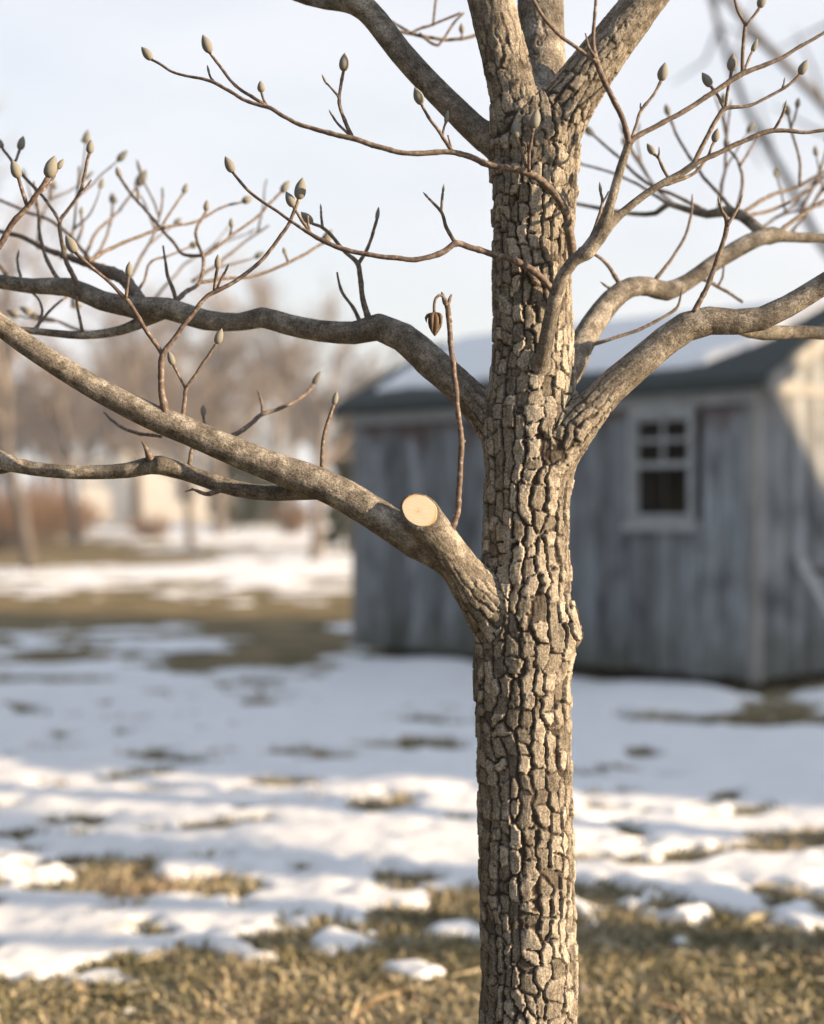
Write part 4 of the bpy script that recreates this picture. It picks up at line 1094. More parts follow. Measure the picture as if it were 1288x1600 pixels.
# on the left limb behind
T(2.59, 2.58, [(578, 502, 7), (568, 470, 5), (562, 428, 4.6), (558, 410, 4.4), (540, 394, 3.4), (520, 371, 3.2), (505, 356, 3), (488, 349, 2.6)], (470, 331), k=0)
T(2.59, 2.58, [(559, 413, 3.6), (575, 385, 3), (587, 352, 2.8), (589, 343, 2.8)], (592, 323, 's'), w=1.2)
T(2.58, 2.58, [(505, 357, 2.6), (502, 338, 2.2), (502, 330, 2)], (501, 318, 's'))
T(2.61, 2.59, [(563, 502, 4), (549, 476, 3), (533, 452, 2.6), (527, 425, 1.6)])
T(2.68, 2.63, [(122, 446, 5), (104, 408, 4), (96, 374, 3.6), (94, 346, 3.4), (105, 330, 3.2), (123, 305, 3), (131, 279, 2.8), (140, 240, 2.8)], (143, 218), k=0)
T(2.64, 2.64, [(122, 306, 2.6), (134, 294, 2.2), (143, 281, 1.6)])
T(2.65, 2.73, [(94, 348, 3), (82, 328, 2.8), (67, 307, 2.8), (51, 290, 2.8), (36, 274, 2.8), (18, 250, 2.6), (4, 231, 2.4)], (-4, 215), k=0)
T(2.71, 2.72, [(24, 252, 2.4), (31, 234, 2.4)], (37, 212), k=0)
T(2.72, 2.84, [(93, 440, 4), (72, 402, 3.4), (62, 364, 3), (60, 328, 2.8), (53, 284, 1.6)])
T(2.68, 2.68, [(129, 518, 3.2), (123, 490, 2.6), (119, 462, 2.2)])
T(2.68, 2.68, [(276, 470, 4), (262, 428, 3), (255, 384, 1.6)])
T(2.68, 2.94, [(272, 472, 5), (295, 453, 4), (312, 441, 3.6), (318, 405, 3.2), (306, 368, 2.8), (314, 345, 2.6), (322, 330, 2.4)], (324, 312), k=0)
T(2.76, 2.94, [(312, 441, 3.4), (345, 436, 3), (395, 432, 2.8), (440, 415, 2.8), (480, 395, 2.6), (505, 380, 2.4)], (520, 358), k=0)
T(2.89, 2.89, [(452, 412, 2.2), (446, 398, 2)], (443, 386))
T(2.89, 3.04, [(318, 402, 3), (360, 370, 2.6), (400, 340, 2.4), (440, 300, 2.4)], (453, 282), k=0)
T(2.96, 2.96, [(358, 372, 2.2), (362, 355, 2)], (361, 340))
T(2.89, 3.04, [(318, 400, 3.2), (287, 397, 3), (271, 379, 2.8), (251, 356, 2.8), (230, 331, 2.8), (205, 302, 2.8), (188, 277, 2.8)], (182, 260), k=0)
T(2.99, 2.99, [(215, 315, 2.2), (216, 310, 2.2)], (217, 297))
T(2.99, 3.14, [(251, 356, 2.6), (268, 330, 2.2), (287, 302, 2.2)], (293, 286), k=0)
T(2.84, 3.09, [(138, 408, 4), (180, 385, 3.2), (220, 369, 3), (251, 357, 2.8), (307, 346, 2.4), (345, 325, 2.2), (380, 315, 2)], 'b', L=22)
T(2.68, 3.2, [(225, 478, 11), (195, 438, 11), (170, 425, 11), (150, 417, 8), (110, 403, 6), (70, 388, 5), (35, 370, 4.4), (0, 362, 4), (-60, 350, 3)])
T(3.1, 3.3, [(150, 418, 4.4), (120, 380, 3.4), (85, 348, 3), (40, 330, 2.8), (0, 312, 2.6), (-30, 300, 2)])
T(3.15, 3.4, [(130, 410, 3.4), (150, 365, 2.8), (185, 330, 2.4), (215, 290, 2.2)], (229, 265), k=0)
T(3.2, 3.4, [(140, 412, 3.2), (160, 385, 2.6), (172, 352, 2.4), (176, 318, 2.2)], (176, 300))
T(3.2, 3.3, [(110, 404, 3), (128, 360, 2.4), (127, 335, 2.2)], (128, 322))
T(2.8, 3.1, [(210, 460, 3.2), (225, 440, 2.6), (235, 410, 2.2), (262, 400, 2), (300, 385, 1.8)], 'b', L=20)
T(2.69, 2.8, [(55, 520, 2.6), (66, 490, 2.4), (62, 470, 2.2), (48, 455, 2)])
T(2.69, 2.85, [(50, 518, 2.8), (75, 490, 2.4), (95, 470, 2.2), (110, 462, 2)])
T(2.72, 2.8, [(35, 447, 3), (30, 420, 2.4), (27, 405, 2.2)], (30, 390, 's'))
# under and behind the long left limb
T(2.6, 2.8, [(320, 690, 5), (345, 686, 4.6), (368, 679, 4.4), (395, 660, 4), (410, 648, 3.8), (450, 633, 3.2), (478, 615, 3), (490, 600, 3)], (502, 580), k=0, w=.8, mat='twig_red')
T(2.72, 2.74, [(411, 648, 2.8), (409, 632, 2.4), (404, 612, 1.6)])
T(2.62, 2.7, [(330, 690, 3.2), (320, 668, 2.8), (318, 650, 2.6)], (318, 632), k=0, w=.8)
T(2.6, 2.75, [(252, 682, 3), (225, 679, 3.2), (200, 672, 2.8), (180, 661, 2.6), (163, 645, 1.6)])
T(2.52, 2.6, [(299, 740, 4.4), (297, 722, 4), (299, 708, 3.6), (306, 690, 3)])
T(2.52, 2.51, [(240, 722, 8), (232, 712, 6), (228, 702, 4), (222, 690, 1.2)])
T(2.5, 2.47, [(345, 765, 5), (325, 772, 4), (310, 768, 2.6), (300, 763, 1.2)])
T(2.5, 2.47, [(318, 771, 2.6), (303, 765, 2), (290, 768, 1)])
T(2.56, 2.6, [(20, 731, 5), (0, 736, 4.6), (-40, 742, 4)])
# top, behind
T(2.9, 3.0, [(500, -40, 4), (560, 20, 3.4), (610, 45, 3), (640, 52, 3), (700, 62, 3), (745, 55, 3), (800, 40, 2.6)])
T(2.95, 2.95, [(655, 52, 2.8), (680, 70, 2.6), (690, 66, 2.4), (710, 35, 2.2), (725, 20, 2)])
T(2.95, 2.95, [(640, 52, 2.6), (675, 38, 2.4), (720, 20, 2.2)])
T(2.95, 2.97, [(676, 40, 2.4), (680, 10, 2.2), (684, -20, 2)])
T(2.95, 2.97, [(640, 50, 2.4), (620, 38, 2.2), (600, 28, 2)], (590, 16))
T(2.95, 2.97, [(722, 62, 1.8), (722, 52, 1.8)], (721, 36))

# procedural fill of the out-of-focus spray behind both sides
rng_s = np.random.default_rng(23)
def shoot(P0, d, ln, r, lev):
    rng = rng_s
    n = max(5, int(ln / 0.03))
    P = [np.array(P0)]; d = np.array(d, float); d /= np.linalg.norm(d)
    for i in range(n):
        d = d + rng.normal(0, .10, 3) + np.array([0, 0, .035]); d /= np.linalg.norm(d)
        P.append(P[-1] + d * ln / n)
    P = np.array(P)
    C = catmull(np.column_stack([P, np.linspace(r, r * .55, len(P))]), 0.012)
    o = twig_obj(C[:, :3], C[:, 3], M['twig'], sides=6)
    if rng.random() < .8:
        put_bud(o, C[-1, :3] - TOFF, d + np.array([0, 0, .2]), rng.uniform(.022, .034), 'b' if rng.random() < .7 else 's', rng.integers(4), .9)
    if lev > 0:
        for q in range(rng.integers(2, 4)):
            i = rng.integers(max(1, n // 3), n)
            dd = (P[i] - P[i - 1]); dd /= np.linalg.norm(dd)
            side = rng.normal(0, 1, 3); side -= dd * (side @ dd); side /= np.linalg.norm(side)
            shoot(P[i], dd * .7 + side * .7 + np.array([0, 0, .35]), ln * rng.uniform(.35, .6), r * .72, lev - 1)
for px, py, d, dx, dz, ln in [(20, 440, 3.1, -.4, .5, .30), (95, 405, 3.25, .3, .8, .28), (200, 440, 3.3, .5, .6, .30), (60, 388, 3.3, -.3, .7, .26), (150, 520, 3.2, -.6, .1, .22),
        (300, 440, 3.3, .6, .5, .30), (240, 470, 3.5, .3, .6, .30), (1120, 335, 3.3, .2, .8, .30), (1180, 360, 3.3, .6, .5, .32), (1060, 325, 3.35, -.5, .5, .28), (1230, 372, 3.3, .5, .6, .28), (1250, 335, 3.4, .3, .8, .24)]:
    shoot(at(px, py, d), (dx, rng_s.normal(.15, .3), dz), ln * .7, .0038, 1)

# ------------------------------------------------------------------ the shed
SH = empty('wooden_shed', (2.35, 10.96, 0.0), math.atan2(.72, -.693))
tag(SH, 'weathered grey board shed with white window and snow on its roof', 'shed')
WLEN, WDEP, ZB, ZE, SLOPE = 4.08, 2.2, 0.10, 2.15, 0.51      # local x along the front to the left, y outward
WX0, WX1, WZ0, WZ1 = 0.52, 1.01, 1.19, 1.94                   # window opening
def sbox(name, x0, x1, y0, y1, z0, z1, mat, parent=SH):
    mb = MB(); mb.box(x0, x1, y0, y1, z0, z1)
    return mb.build(name, M[mat], parent)
x = 0.045
while x < WLEN - 0.05:
    w = min(rng.uniform(.118, .150), WLEN - 0.045 - x)
    y1 = 0.020 + rng.uniform(-.004, .005)
    pz = ZB + rng.uniform(-.02, .015)
    xa, xb = x + .003, x + w - .003
    if xb > WX0 and xa < WX1:
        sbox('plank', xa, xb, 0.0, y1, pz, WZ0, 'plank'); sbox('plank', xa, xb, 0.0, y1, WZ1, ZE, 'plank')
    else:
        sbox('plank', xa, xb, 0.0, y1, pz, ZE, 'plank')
    x += w
# gable end planks, cut to the roof slope
y = -0.045
while y > -WDEP + 0.05:
    w = min(rng.uniform(.118, .150), WDEP - 0.045 + y)
    ya, yb = y - .003, y - w + .003
    x0 = -0.020 + rng.uniform(-.005, .004)
    def ztop(yy): return ZE + SLOPE * min(-yy, WDEP + yy)
    V = [(a, b, c) for a in (x0, 0.0) for b, c in ((ya, ZB), (yb, ZB), (yb, ztop(yb)), (ya, ztop(ya)))]
    if ya > -WDEP / 2 > yb: pass
    F = [(0, 3, 2, 1), (4, 5, 6, 7), (0, 1, 5, 4), (1, 2, 6, 5), (2, 3, 7, 6), (3, 0, 4, 7)]
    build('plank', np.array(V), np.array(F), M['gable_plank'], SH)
    y -= w
mb = MB()   # back and far side walls, floor
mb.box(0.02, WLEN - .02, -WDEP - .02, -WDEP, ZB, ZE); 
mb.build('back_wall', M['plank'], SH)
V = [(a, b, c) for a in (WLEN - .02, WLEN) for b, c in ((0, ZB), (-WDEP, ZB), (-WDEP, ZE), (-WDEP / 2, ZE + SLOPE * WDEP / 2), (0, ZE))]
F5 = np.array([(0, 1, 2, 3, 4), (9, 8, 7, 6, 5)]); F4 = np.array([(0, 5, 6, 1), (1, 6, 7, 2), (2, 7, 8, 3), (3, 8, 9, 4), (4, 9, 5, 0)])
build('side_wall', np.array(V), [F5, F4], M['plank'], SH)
sbox('floor', 0.03, WLEN - .03, -WDEP + .01, -.005, ZB + .02, ZB + .06, 'timber')
for yy in (-.25, -1.1, -1.95): sbox('skid', .1, WLEN - .1, yy - .05, yy + .05, -.03, ZB + .018, 'timber')
for a, b, c, d in ((-.028, .045, -.045, .034), (WLEN - .045, WLEN + .028, -.045, .034)):
    sbox('corner_board', a, b, c, d, ZB - .02, ZE - .02, 'trim')
sbox('frieze_board', -.03, WLEN + .03, .027, .052, ZE - .15, ZE - .01, 'sash')
# roof slabs
def slab(name, side, mat):
    ye, yr = (.12, -WDEP / 2) if side > 0 else (-WDEP - .12, -WDEP / 2)
    ze, zr = ZE - .12 * SLOPE + .03, ZE + SLOPE * WDEP / 2 + .03
    V = [(a, b, c) for a in (-.17, WLEN + .17) for b, c in ((ye, ze), (yr, zr), (yr, zr + .06), (ye, ze + .06))]
    F = [(0, 1, 2, 3), (7, 6, 5, 4), (0, 4, 5, 1), (1, 5, 6, 2), (2, 6, 7, 3), (3, 7, 4, 0)]
    return build(name, np.array(V), np.array(F), M[mat], SH)
roof = slab('roof', 1, 'shingle'); slab('roof', -1, 'shingle')
sbox('fascia', -.16, WLEN + .16, .124, .140, ZE - .12 * SLOPE - .005, ZE - .12 * SLOPE + .075, 'shingle')
for xx in (-.20, WLEN + .175):      # rake boards along the gable edges
    V = [(a, b, c) for a in (xx, xx + .025) for b, c in ((.12, ZE - .12 * SLOPE - .05), (-WDEP / 2, ZE + SLOPE * WDEP / 2 - .05), (-WDEP / 2, ZE + SLOPE * WDEP / 2 + .07), (.12, ZE - .12 * SLOPE + .07))]
    F = [(0, 1, 2, 3), (7, 6, 5, 4), (0, 4, 5, 1), (1, 5, 6, 2), (2, 6, 7, 3), (3, 7, 4, 0)]
    build('rake_board', np.array(V), np.array(F), M['trim'], SH)
sbox('gable_trim', -.040, -.026, -WDEP + .03, -.03, ZE - .08, ZE + .01, 'trim')
# window: frame, two sashes, muntins, panes
win = empty('window'); win.parent = SH
sbox('frame', WX0 - .042, WX0, .022, .062, WZ0 - .02, WZ1 + .06, 'sash', win); sbox('frame', WX1, WX1 + .042, .022, .062, WZ0 - .02, WZ1 + .06, 'sash', win)
sbox('frame', WX0, WX1, .022, .060, WZ1, WZ1 + .06, 'sash', win); sbox('sill', WX0 - .08, WX1 + .08, .020, .085, WZ0 - .075, WZ0 - .02, 'sash', win)
ZM = WZ0 + .40
sbox('sash_rail', WX0, WX1, -.01, .045, ZM - .021, ZM + .021, 'sash', win)
sbox('sash_rail', WX0, WX1, -.01, .035, WZ0 - .02, WZ0 + .045, 'sash', win); sbox('sash_rail', WX0, WX1, -.01, .035, WZ1 - .035, WZ1, 'sash', win)
for a, b in ((WX0, WX0 + .018), (WX1 - .018, WX1)):
    sbox('sash_stile', a, b, -.008, .033, WZ0 + .045, ZM - .021, 'sash', win); sbox('sash_stile', a, b, -.008, .033, ZM + .021, WZ1 - .035, 'sash', win)
xm = (WX0 + WX1) / 2; zu = (ZM + WZ1) / 2
sbox('muntin', xm - .011, xm + .011, -.004, .030, ZM + .021, WZ1 - .035, 'sash', win)
sbox('muntin', WX0 + .018, xm - .011, -.003, .029, zu - .015, zu + .015, 'sash', win); sbox('muntin', xm + .011, WX1 - .018, -.003, .029, zu - .015, zu + .015, 'sash', win)
zl = (WZ0 + ZM) / 2
sbox('muntin', xm - .007, xm + .007, .0, .012, WZ0 + .045, ZM - .021, 'timber', win)
for xa, xb in ((WX0 + .018, xm - .011), (xm + .011, WX1 - .018)):
    for za, zb in ((ZM + .021, zu - .015), (zu + .015, WZ1 - .035)):
        sbox('pane', xa, xb, .008, .012, za, zb, 'pane', win)
for xa, xb in ((WX0 + .018, xm - .007), (xm + .007, WX1 - .018)):
    sbox('pane', xa, xb, .004, .008, WZ0 + .045, ZM - .021, 'pane', win)
# hinge strap on the gable door
sbox('hinge_strap', -.040, -.027, -.98, -.60, .80, .845, 'iron')
# plank leaning against the gable end
a0 = Vector((-.065, -.44, .93)); a1 = Vector((-.40, -.80, .02))
dv = (a1 - a0); dn = dv.normalized(); sd = dn.cross(Vector((1, 0, 0))).normalized(); up_ = sd.cross(dn)
rot = Matrix.Rotation(math.atan2(.72, -.693), 4, 'Z'); base_ = Vector((2.35, 10.96, 0))
V = [tuple(base_ + rot @ (p + sd * s1 * .05 + up_ * s2 * .014)) for p in (a0, a1) for s1 in (-1, 1) for s2 in (-1, 1)]
F = [(0, 1, 3, 2), (4, 6, 7, 5), (0, 4, 5, 1), (2, 3, 7, 6), (0, 2, 6, 4), (1, 5, 7, 3)]
lb = build('leaning_board', np.array(V), np.array(F), M['sash'])
tag(lb, 'pale board leaning at a slant against the shed gable end', 'board')
# snow on the front roof slope
def roof_snow():
    nx, nv = 150, 44
    X = np.linspace(.02, WLEN + .02, nx)[:, None] + np.zeros((1, nv)); T_ = np.linspace(0.0, 1.0, nv)[None] + np.zeros((nx, 1))
    Yl = .11 + (-WDEP / 2 - .11) * T_
    Zl = ZE + .092 - SLOPE * Yl
    edge = np.minimum(np.minimum((X - .05 - .62 * (1 - T_) ** 1.3) / .5, (WLEN - .10 - X) / .4), np.minimum((T_ - .20) / .3, 1.0))
    n_ = fbm(np.column_stack([X.ravel() * 2.5, T_.ravel() * 4]), 4, 71).reshape(X.shape)
    t = edge + .30 * n_
    h = .035 * (1 - np.exp(-np.maximum(t, 0) / .12)) + np.where(t > 0, .004, -.012)
    Vv = np.column_stack([X.ravel(), Yl.ravel(), (Zl + h).ravel()])
    ii, jj = np.meshgrid(np.arange(nx - 1), np.arange(nv - 1), indexing='ij')
    Fq = np.stack([ii * nv + jj, ii * nv + jj + 1, (ii + 1) * nv + jj + 1, (ii + 1) * nv + jj], -1).reshape(-1, 4)
    Fq = Fq[(t.ravel()[Fq] > 0).any(1)]
    R3 = np.array(rot.to_3x3())
    o = build('roof_snow', Vv @ R3.T + np.array(base_), Fq, M['snow'], smooth=True)
    tag(o, 'thin sheet of snow lying on the shed roof', kind='stuff')
roof_snow()

# ------------------------------------------------------------------ bare trees, shrubs, evergreens
def tree_geo(seed, H, r0, levels=4, spread=.55, nb=5, trunk_frac=.42, twig_r=.012):
    """returns MB trunk, MB crown for a bare tree standing at the origin"""
    g = np.random.default_rng(seed)
    tr, cr = MB(), MB()
    def grow(P0, d, ln, r, lev, mbx):
        n = 5 if lev < 2 else (3 if lev < levels else 2)
        P = [np.array(P0, float)]; d = np.array(d, float)
        for i in range(n):
            d = d + g.normal(0, .10 + .03 * lev, 3) + np.array([0, 0, .03 * lev]); d /= np.linalg.norm(d)
            P.append(P[-1] + d * ln / n)
        P = np.array(P); R = np.linspace(r, max(r * .5, twig_r * .5), len(P))
        mbx.tube(P, R, 8 if lev == 0 else (5 if lev == 1 else 3), cap=False, a=float(g.random()))
        if lev >= levels: return
        k = nb if lev == 0 else (5 if lev < 3 else 5)
        for q in range(k):
            f = (trunk_frac + (1 - trunk_frac) * (q + .6) / k) if lev == 0 else g.uniform(.22, 1.0)
            x_ = f * n; i = min(int(x_), n - 1); p = P[i] + (P[i + 1] - P[i]) * (x_ - i)
            ax = P[i + 1] - P[i]; ax /= np.linalg.norm(ax)
            s_ = g.normal(0, 1, 3); s_ -= ax * (s_ @ ax); s_ /= np.linalg.norm(s_)
            dd = ax * (1 - spread * .6) + s_ * spread + np.array([0, 0, .12])
            grow(p, dd, ln * g.uniform(.42, .62) * (1 - .25 * (f if lev == 0 else 0)), max(r * (.62 - .22 * f), twig_r), lev + 1, cr)
    grow((0, 0, -.1), (g.normal(0, .03), g.normal(0, .03), 1), H * .62, r0, 0, tr)
    return tr, cr

def bare_tree(x, y, seed, H, r0, label, group=None, **kw):
    z = float(terrain(np.array([x]), np.array([y]))[0])
    o = empty('bare_tree', (x, y, z), seed * 1.3)
    tr, cr = tree_geo(seed, H, r0, **kw)
    tr.build('trunk', M['far_bark'], o, smooth=True); cr.build('crown', M['far_twig'], o, smooth=True)
    tag(o, label, 'tree', group)
    return o

def px_xy(px, y): return (px - CX) / FPX * y
bare_tree(px_xy(50, 34), 34, 3, 11, .15, 'bare tree nearest the left edge with a greyish trunk', nb=6)
bare_tree(px_xy(345, 55), 55, 5, 9, .22, 'dark trunked bare tree beside the round evergreen bush', nb=6)
bare_tree(px_xy(300, 47), 47, 6, 6.5, .14, 'small bare tree in front of the pale house end')
bare_tree(px_xy(492, 40), 40, 8, 7.5, .17, 'bare tree standing in the snow left of the shed corner')
bare_tree(px_xy(215, 66), 66, 9, 12, .24, 'tall bare tree rising above the pale house roof', nb=6)
bare_tree(px_xy(120, 48), 48, 10, 8, .14, 'slim bare tree over the tan bushes')
bare_tree(px_xy(435, 70), 70, 12, 12, .22, 'tall bare tree between the house and the shed', nb=6)

# the wood along the back: nobody could count it
def far_wood():
    protos = [tree_geo(40 + q, 12, .2, levels=4, nb=6, spread=.6, twig_r=.026)[:2] for q in range(4)]
    protos = [(a.arrays(), b.arrays()) for a, b in protos]
    Vs, F4s, As, n = [], [], [], 0
    for q in range(92):
        y = rng.uniform(84, 135); x = rng.uniform(-.52, .10 if q > 22 else .52) * y
        s = rng.uniform(.75, 1.25) * (1.0 if x < 0 else .85); a = rng.uniform(0, 6.28)
        z = float(terrain(np.array([x]), np.array([y]))[0])
        for V, F, A in protos[q % 4]:
            c, s_ = math.cos(a), math.sin(a)
            W = np.column_stack([V[:, 0] * c - V[:, 1] * s_, V[:, 0] * s_ + V[:, 1] * c, V[:, 2]]) * s + [x, y, z]
            Vs.append(W); F4s.append(F[0] + n); As.append(A); n += len(W)
    o = build('far_wood', np.concatenate(Vs), np.concatenate(F4s), M['far_twig'], attrs={'tint': np.concatenate(As)})
    tag(o, 'hazy brown leafless wood along the far edge of the fields', 'wood', kind='stuff')
far_wood()

def shrub(x, y, w, h, n, mat, label, seed, name='shrub', cat='shrub'):
    g = np.random.default_rng(seed)
    z = float(terrain(np.array([x]), np.array([y]))[0])
    o = empty(name, (x, y, z)); tag(o, label, cat, 'bushes before the wood')
    st_, tw = MB(), MB()
    for i in range(n):
        a = g.uniform(0, 6.28); l = g.uniform(.1, 1) ** .6
        p0 = np.array([g.normal(0, .12 * w), g.normal(0, .12 * w), -.05]); tip = np.array([math.cos(a) * l * w * .5, math.sin(a) * l * w * .5, h * g.uniform(.55, 1) * (1 - .35 * l * l)])
        P = np.array([p0, p0 * .6 + tip * .4 + [0, 0, .08 * h], tip])
        st_.tube(P, np.array([.02, .014, .006]) * h * .5, 4, cap=False, a=float(g.random()))
        for k in range(9):
            f = g.uniform(.35, 1); q = P[0] + (tip - P[0]) * f + g.normal(0, .03 * w, 3)
            tw.tube(np.array([q, q + g.normal(0, .10 * h, 3) + [0, 0, .10 * h]]), np.array([.008, .004]) * h * .6, 3, cap=False, a=float(g.random()))
    st_.build('stem', M['far_bark'], o); tw.build('crown', M[mat], o)
for px, y, w, h, l in [(20, 46, 2.6, 1.9, 'tall tan twiggy bush at the left picture edge'), (75, 50, 2.4, 2.1, 'rusty tan bush next to the leftmost bush'), (118, 54, 2.2, 1.5, 'low tan bush nearest the pale house'),
                       (235, 52, 1.8, .9, 'low sandy bush in front of the pale house'), (455, 56, 1.6, 1.3, 'reddish brown bush left of the shed corner')]:
    shrub(px_xy(px, y), y, w, h, 130, 'shrub', l, int(px) + 3)

def evergreen(x, y, w, h, label, seed, round_=False, group='dark evergreens'):
    g = np.random.default_rng(seed)
    z = float(terrain(np.array([x]), np.array([y]))[0])
    o = empty('evergreen', (x, y, z)); tag(o, label, 'evergreen', group)
    t = MB(); t.tube(np.array([[0, 0, -.1], [0, 0, h * .9]]), np.array([.06 * w, .01 * w]), 7); t.build('trunk', M['far_bark'], o)
    n = 2600
    f = g.random(n) ** .8
    R = (np.sin(np.pi * (f * .86 + .12)) ** .6 if round_ else (1 - f) ** .9 * (.8 + .2 * np.sin(f * 38)))
    a = g.uniform(0, 6.28, n); rr = R * w * .5 * np.sqrt(g.uniform(.25, 1, n))
    C = np.column_stack([np.cos(a) * rr, np.sin(a) * rr, f * h * .98 + .06 * h])
    out = np.column_stack([np.cos(a), np.sin(a), g.uniform(-.5, .25, n)]) + g.normal(0, .3, (n, 3)); out /= np.linalg.norm(out, axis=1)[:, None]
    sd = np.cross(out, g.normal(0, 1, (n, 3))); sd /= np.linalg.norm(sd, axis=1)[:, None]
    L = .11 * h * g.uniform(.5, 1.1, n)[:, None] if round_ else .075 * h * g.uniform(.5, 1.2, n)[:, None]
    V = np.stack([C - out * L * .4, C + sd * L * .3, C + out * L * .7, C - sd * L * .3], 1).reshape(-1, 3)
    k = np.arange(n) * 4
    build('crown', V, np.column_stack([k, k + 1, k + 2, k + 3]), M['needle'], o, attrs={'tint': np.repeat(g.random(n), 4)})
evergreen(px_xy(368, 60), 60, 2.1, 2.9, 'rounded dark evergreen bush right of the pale house', 3, True)
evergreen(px_xy(412, 62), 62, 1.6, 1.9, 'olive evergreen bush between the round evergreen and shed', 4, True)
evergreen(px_xy(546, 44), 44, 1.6, 4.2, 'dark conifer just showing beside the left shed corner', 5)

# unseen row of tall conifers added on the left to block bright low sky
for q, (x_, y_, w_, h_) in enumerate([(-4.6, -1.5, 3.0, 8.5), (-5.2, 1.2, 3.2, 9.5), (-5.8, 4.0, 3.0, 8.8), (-6.6, 7.0, 3.2, 9.6), (-7.6, 10.4, 3.2, 9.0), (-4.4, -4.6, 3.2, 9.2)]):
    evergreen(x_, y_, w_, h_, 'unseen tall conifer added along the left side to hold back sky light', 30 + q, group='added conifers blocking light from the left')
# ------------------------------------------------------------------ houses
def house(name, loc, rz, W, D, He, Hr, label, wins, doors=()):
    """box house, gable on the W faces; local x across W, front at y=0, body behind"""
    o = empty(name, loc, rz); tag(o, label, 'house')
    def bx(n_, x0, x1, y0, y1, z0, z1, m, par=o):
        mb = MB(); mb.box(x0, x1, y0, y1, z0, z1); return mb.build(n_, M[m], par)
    V = [(a, b, c) for b in (0, D) for a, c in ((0, -.3), (W, -.3), (W, He), (W / 2, Hr), (0, He))]
    build('wall', np.array(V), [np.array([(0, 1, 2, 3, 4), (9, 8, 7, 6, 5)]), np.array([(0, 5, 6, 1), (1, 6, 7, 2), (4, 9, 5, 0), (2, 7, 8, 3), (3, 8, 9, 4)])], M['siding'], o)
    sl = (Hr - He) / (W / 2)
    for sgn in (-1, 1):
        xe = W / 2 + sgn * (W / 2 + .3); ze = He - .3 * sl
        V = [(a, b, c) for b in (-.25, D + .25) for a, c in ((xe, ze + .03), (W / 2, Hr + .03), (W / 2, Hr + .18), (xe, ze + .18))]
        build('roof', np.array(V), np.array([(0, 1, 2, 3), (7, 6, 5, 4), (0, 4, 5, 1), (1, 5, 6, 2), (2, 6, 7, 3), (3, 7, 4, 0)]), M['roof_far'], o)
    for x0, z0, w, h in wins:
        f = bx('window', x0 - .07, x0 + w + .07, -.05, -.002, z0 - .07, z0 + h + .07, 'sash')
        bx('pane', x0, x0 + w, -.062, -.052, z0, z0 + h, 'dark_pane', f)
    for x0, w, h in doors: bx('door', x0, x0 + w, -.05, -.002, 0, h, 'roof_far')
    return o
hy = 72.0
house('far_house', (px_xy(128, hy), hy, .9), 0.0, 5.9, 8, 2.3, 3.5, 'pale cream house far off behind the tan bushes', [(4.4, .9, .7, .9)])
# unseen house added beyond the right edge to keep shed and yard in shade
s2 = np.array([math.sin(SUN_AZ), math.cos(SUN_AZ)]); n2_ = np.array([-s2[1], s2[0]])
def pq(p, q): return p * n2_ + q * s2
c0 = pq(7.2, 14.0)
house('shade_farmhouse', (c0[0], c0[1], 0), math.atan2(n2_[1], n2_[0]) , 4.9, -7, 4.55, 7.85, 'unseen two storey pale house added beyond the right edge for its shade', [(.7, 1, .9, 1.2), (3.3, 1, .9, 1.2), (2.0, 4.2, .9, 1.2)], [(2.0, .95, 2.05)])

c1 = pq(12.75, 15.5)  # unseen outbuilding added to carry the shade over the far yard
house('shade_barn', (c1[0], c1[1], 0), math.atan2(n2_[1], n2_[0]), 4.5, -6, 6.6, 8.4, 'unseen pale outbuilding added beside the house beyond the right edge for its shade', [(1.8, 4.2, .9, .9)], [(1.2, 2.1, 2.6)])
for p_, q_, sd_, h_, l_ in ((5.5, 10.0, 21, 8.0, 'bare tree by the house beyond the right edge'), (4.75, 6.5, 22, 6.5, 'bare tree nearest the lawn beyond the right edge'), (6.1, 8.0, 23, 7.0, 'slim bare tree by the house corner beyond the right edge'), (5.15, 8.6, 24, 6.0, 'crooked bare tree between the others beyond the right edge')):
    c2_ = pq(p_, q_)
    bare_tree(c2_[0], c2_[1], sd_, h_, .15, l_, trunk_frac=.5)

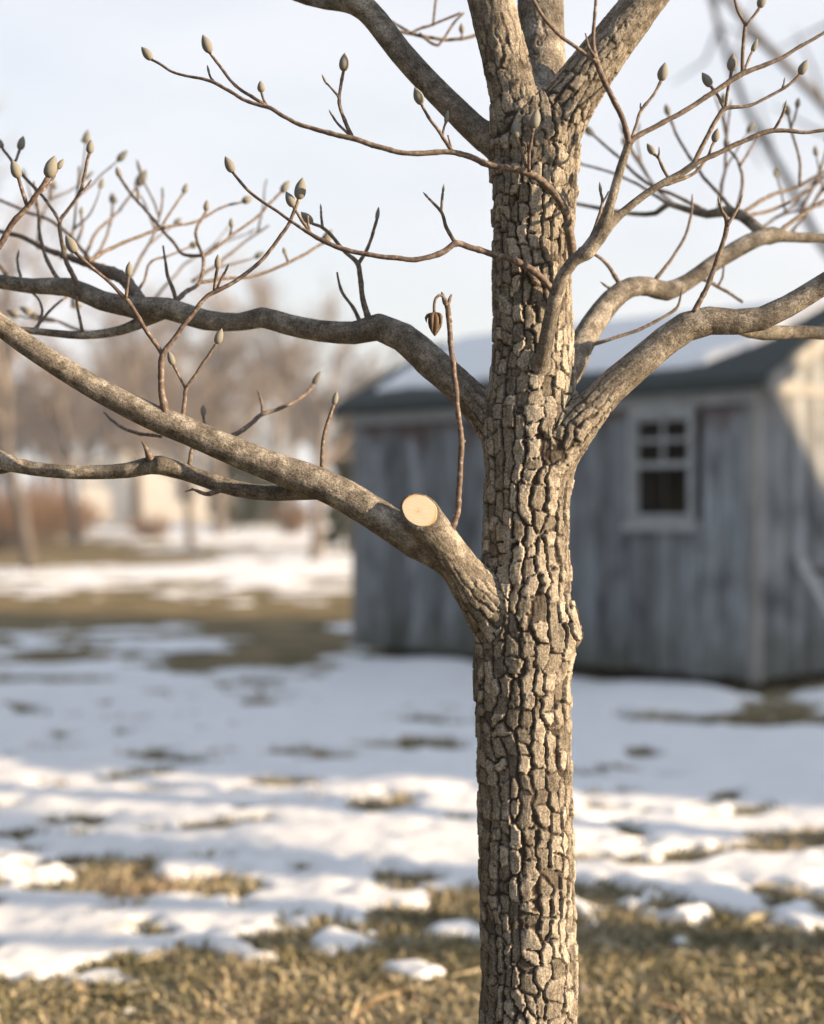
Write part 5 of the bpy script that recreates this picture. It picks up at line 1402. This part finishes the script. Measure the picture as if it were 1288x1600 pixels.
# tree behind the shed: its limbs hang blurred across the upper right corner
def hanging_tree():
    D_ = 15.0
    b0 = at(1500, 800, D_)
    o = empty('bare_tree', (b0[0], b0[1], 0)); tag(o, 'bare tree behind the shed with blurred limbs in the upper right', 'tree')
    off = np.array([b0[0], b0[1], 0.0])
    def path(rows): 
        C = catmull(np.array([np.append(at(x, y, d) - off, r * .45 * d / FPX) for x, y, r, d in rows]), .15)
        return C[:, :3], C[:, 3]
    t = MB(); t.tube(np.vstack([[0, 0, -.1], at(1500, 760, D_) - off, at(1492, 520, D_) - off, at(1470, 260, D_) - off, at(1440, -50, D_) - off, at(1430, -400, D_) - off]), np.array([.34, .27, .25, .22, .17, .09]), 10)
    t.build('trunk', M['far_bark'], o, smooth=True)
    cr = MB()
    for rows in ([(1480, 420, 24, D_), (1400, 300, 19, D_ - .3), (1288, 165, 16, D_ - .6), (1170, 40, 14, D_ - .9), (1080, -90, 11, D_ - 1.1), (1010, -230, 8, D_ - 1.2)],
                 [(1486, 560, 22, D_), (1380, 470, 17, D_ + .2), (1290, 390, 15, D_ + .4), (1235, 290, 14, D_ + .5), (1165, 165, 12, D_ + .6), (1118, 20, 10, D_ + .7), (1090, -140, 8, D_ + .8)],
                 [(1460, 200, 16, D_), (1380, 80, 13, D_ - .2), (1300, -20, 11, D_ - .3), (1230, -160, 8, D_ - .3)]):
        P, Rr = path(rows)
        cr.tube(P, Rr, 8, a=.5)
        g = np.random.default_rng(len(P))
        for q in range(9):
            i = int(g.uniform(.25, .95) * len(P))
            d = g.normal(0, 1, 3) + [-.4, 0, .5]; d /= np.linalg.norm(d)
            L = g.uniform(.35, .9)
            Q = np.array([P[i], P[i] + d * L * .5 + g.normal(0, .05, 3), P[i] + d * L + [0, 0, .1] + g.normal(0, .05, 3)])
            cr.tube(Q, np.array([.022, .014, .006]), 5, a=float(g.random()))
    cr.build('crown', M['far_bark'], o, smooth=True)
hanging_tree()

# thin winter air: far things fade a little
hz = MB(); hz.box(-160, 160, -60, 190, -1.5, 21)
m_, nt_, b_ = mat_new('winter_air')
nt_.nodes.remove(b_)
pv = nd(nt_, 'ShaderNodeVolumePrincipled', Density=0.0017, Anisotropy=0.2)
pv.inputs['Color'].default_value = (0.93, 0.95, 1.0, 1)
nt_.links.new(pv.outputs['Volume'], nt_.nodes['Material Output'].inputs['Volume'])
haze = hz.build('haze', m_)
tag(haze, 'thin pale winter haze softening the far trees', kind='stuff')
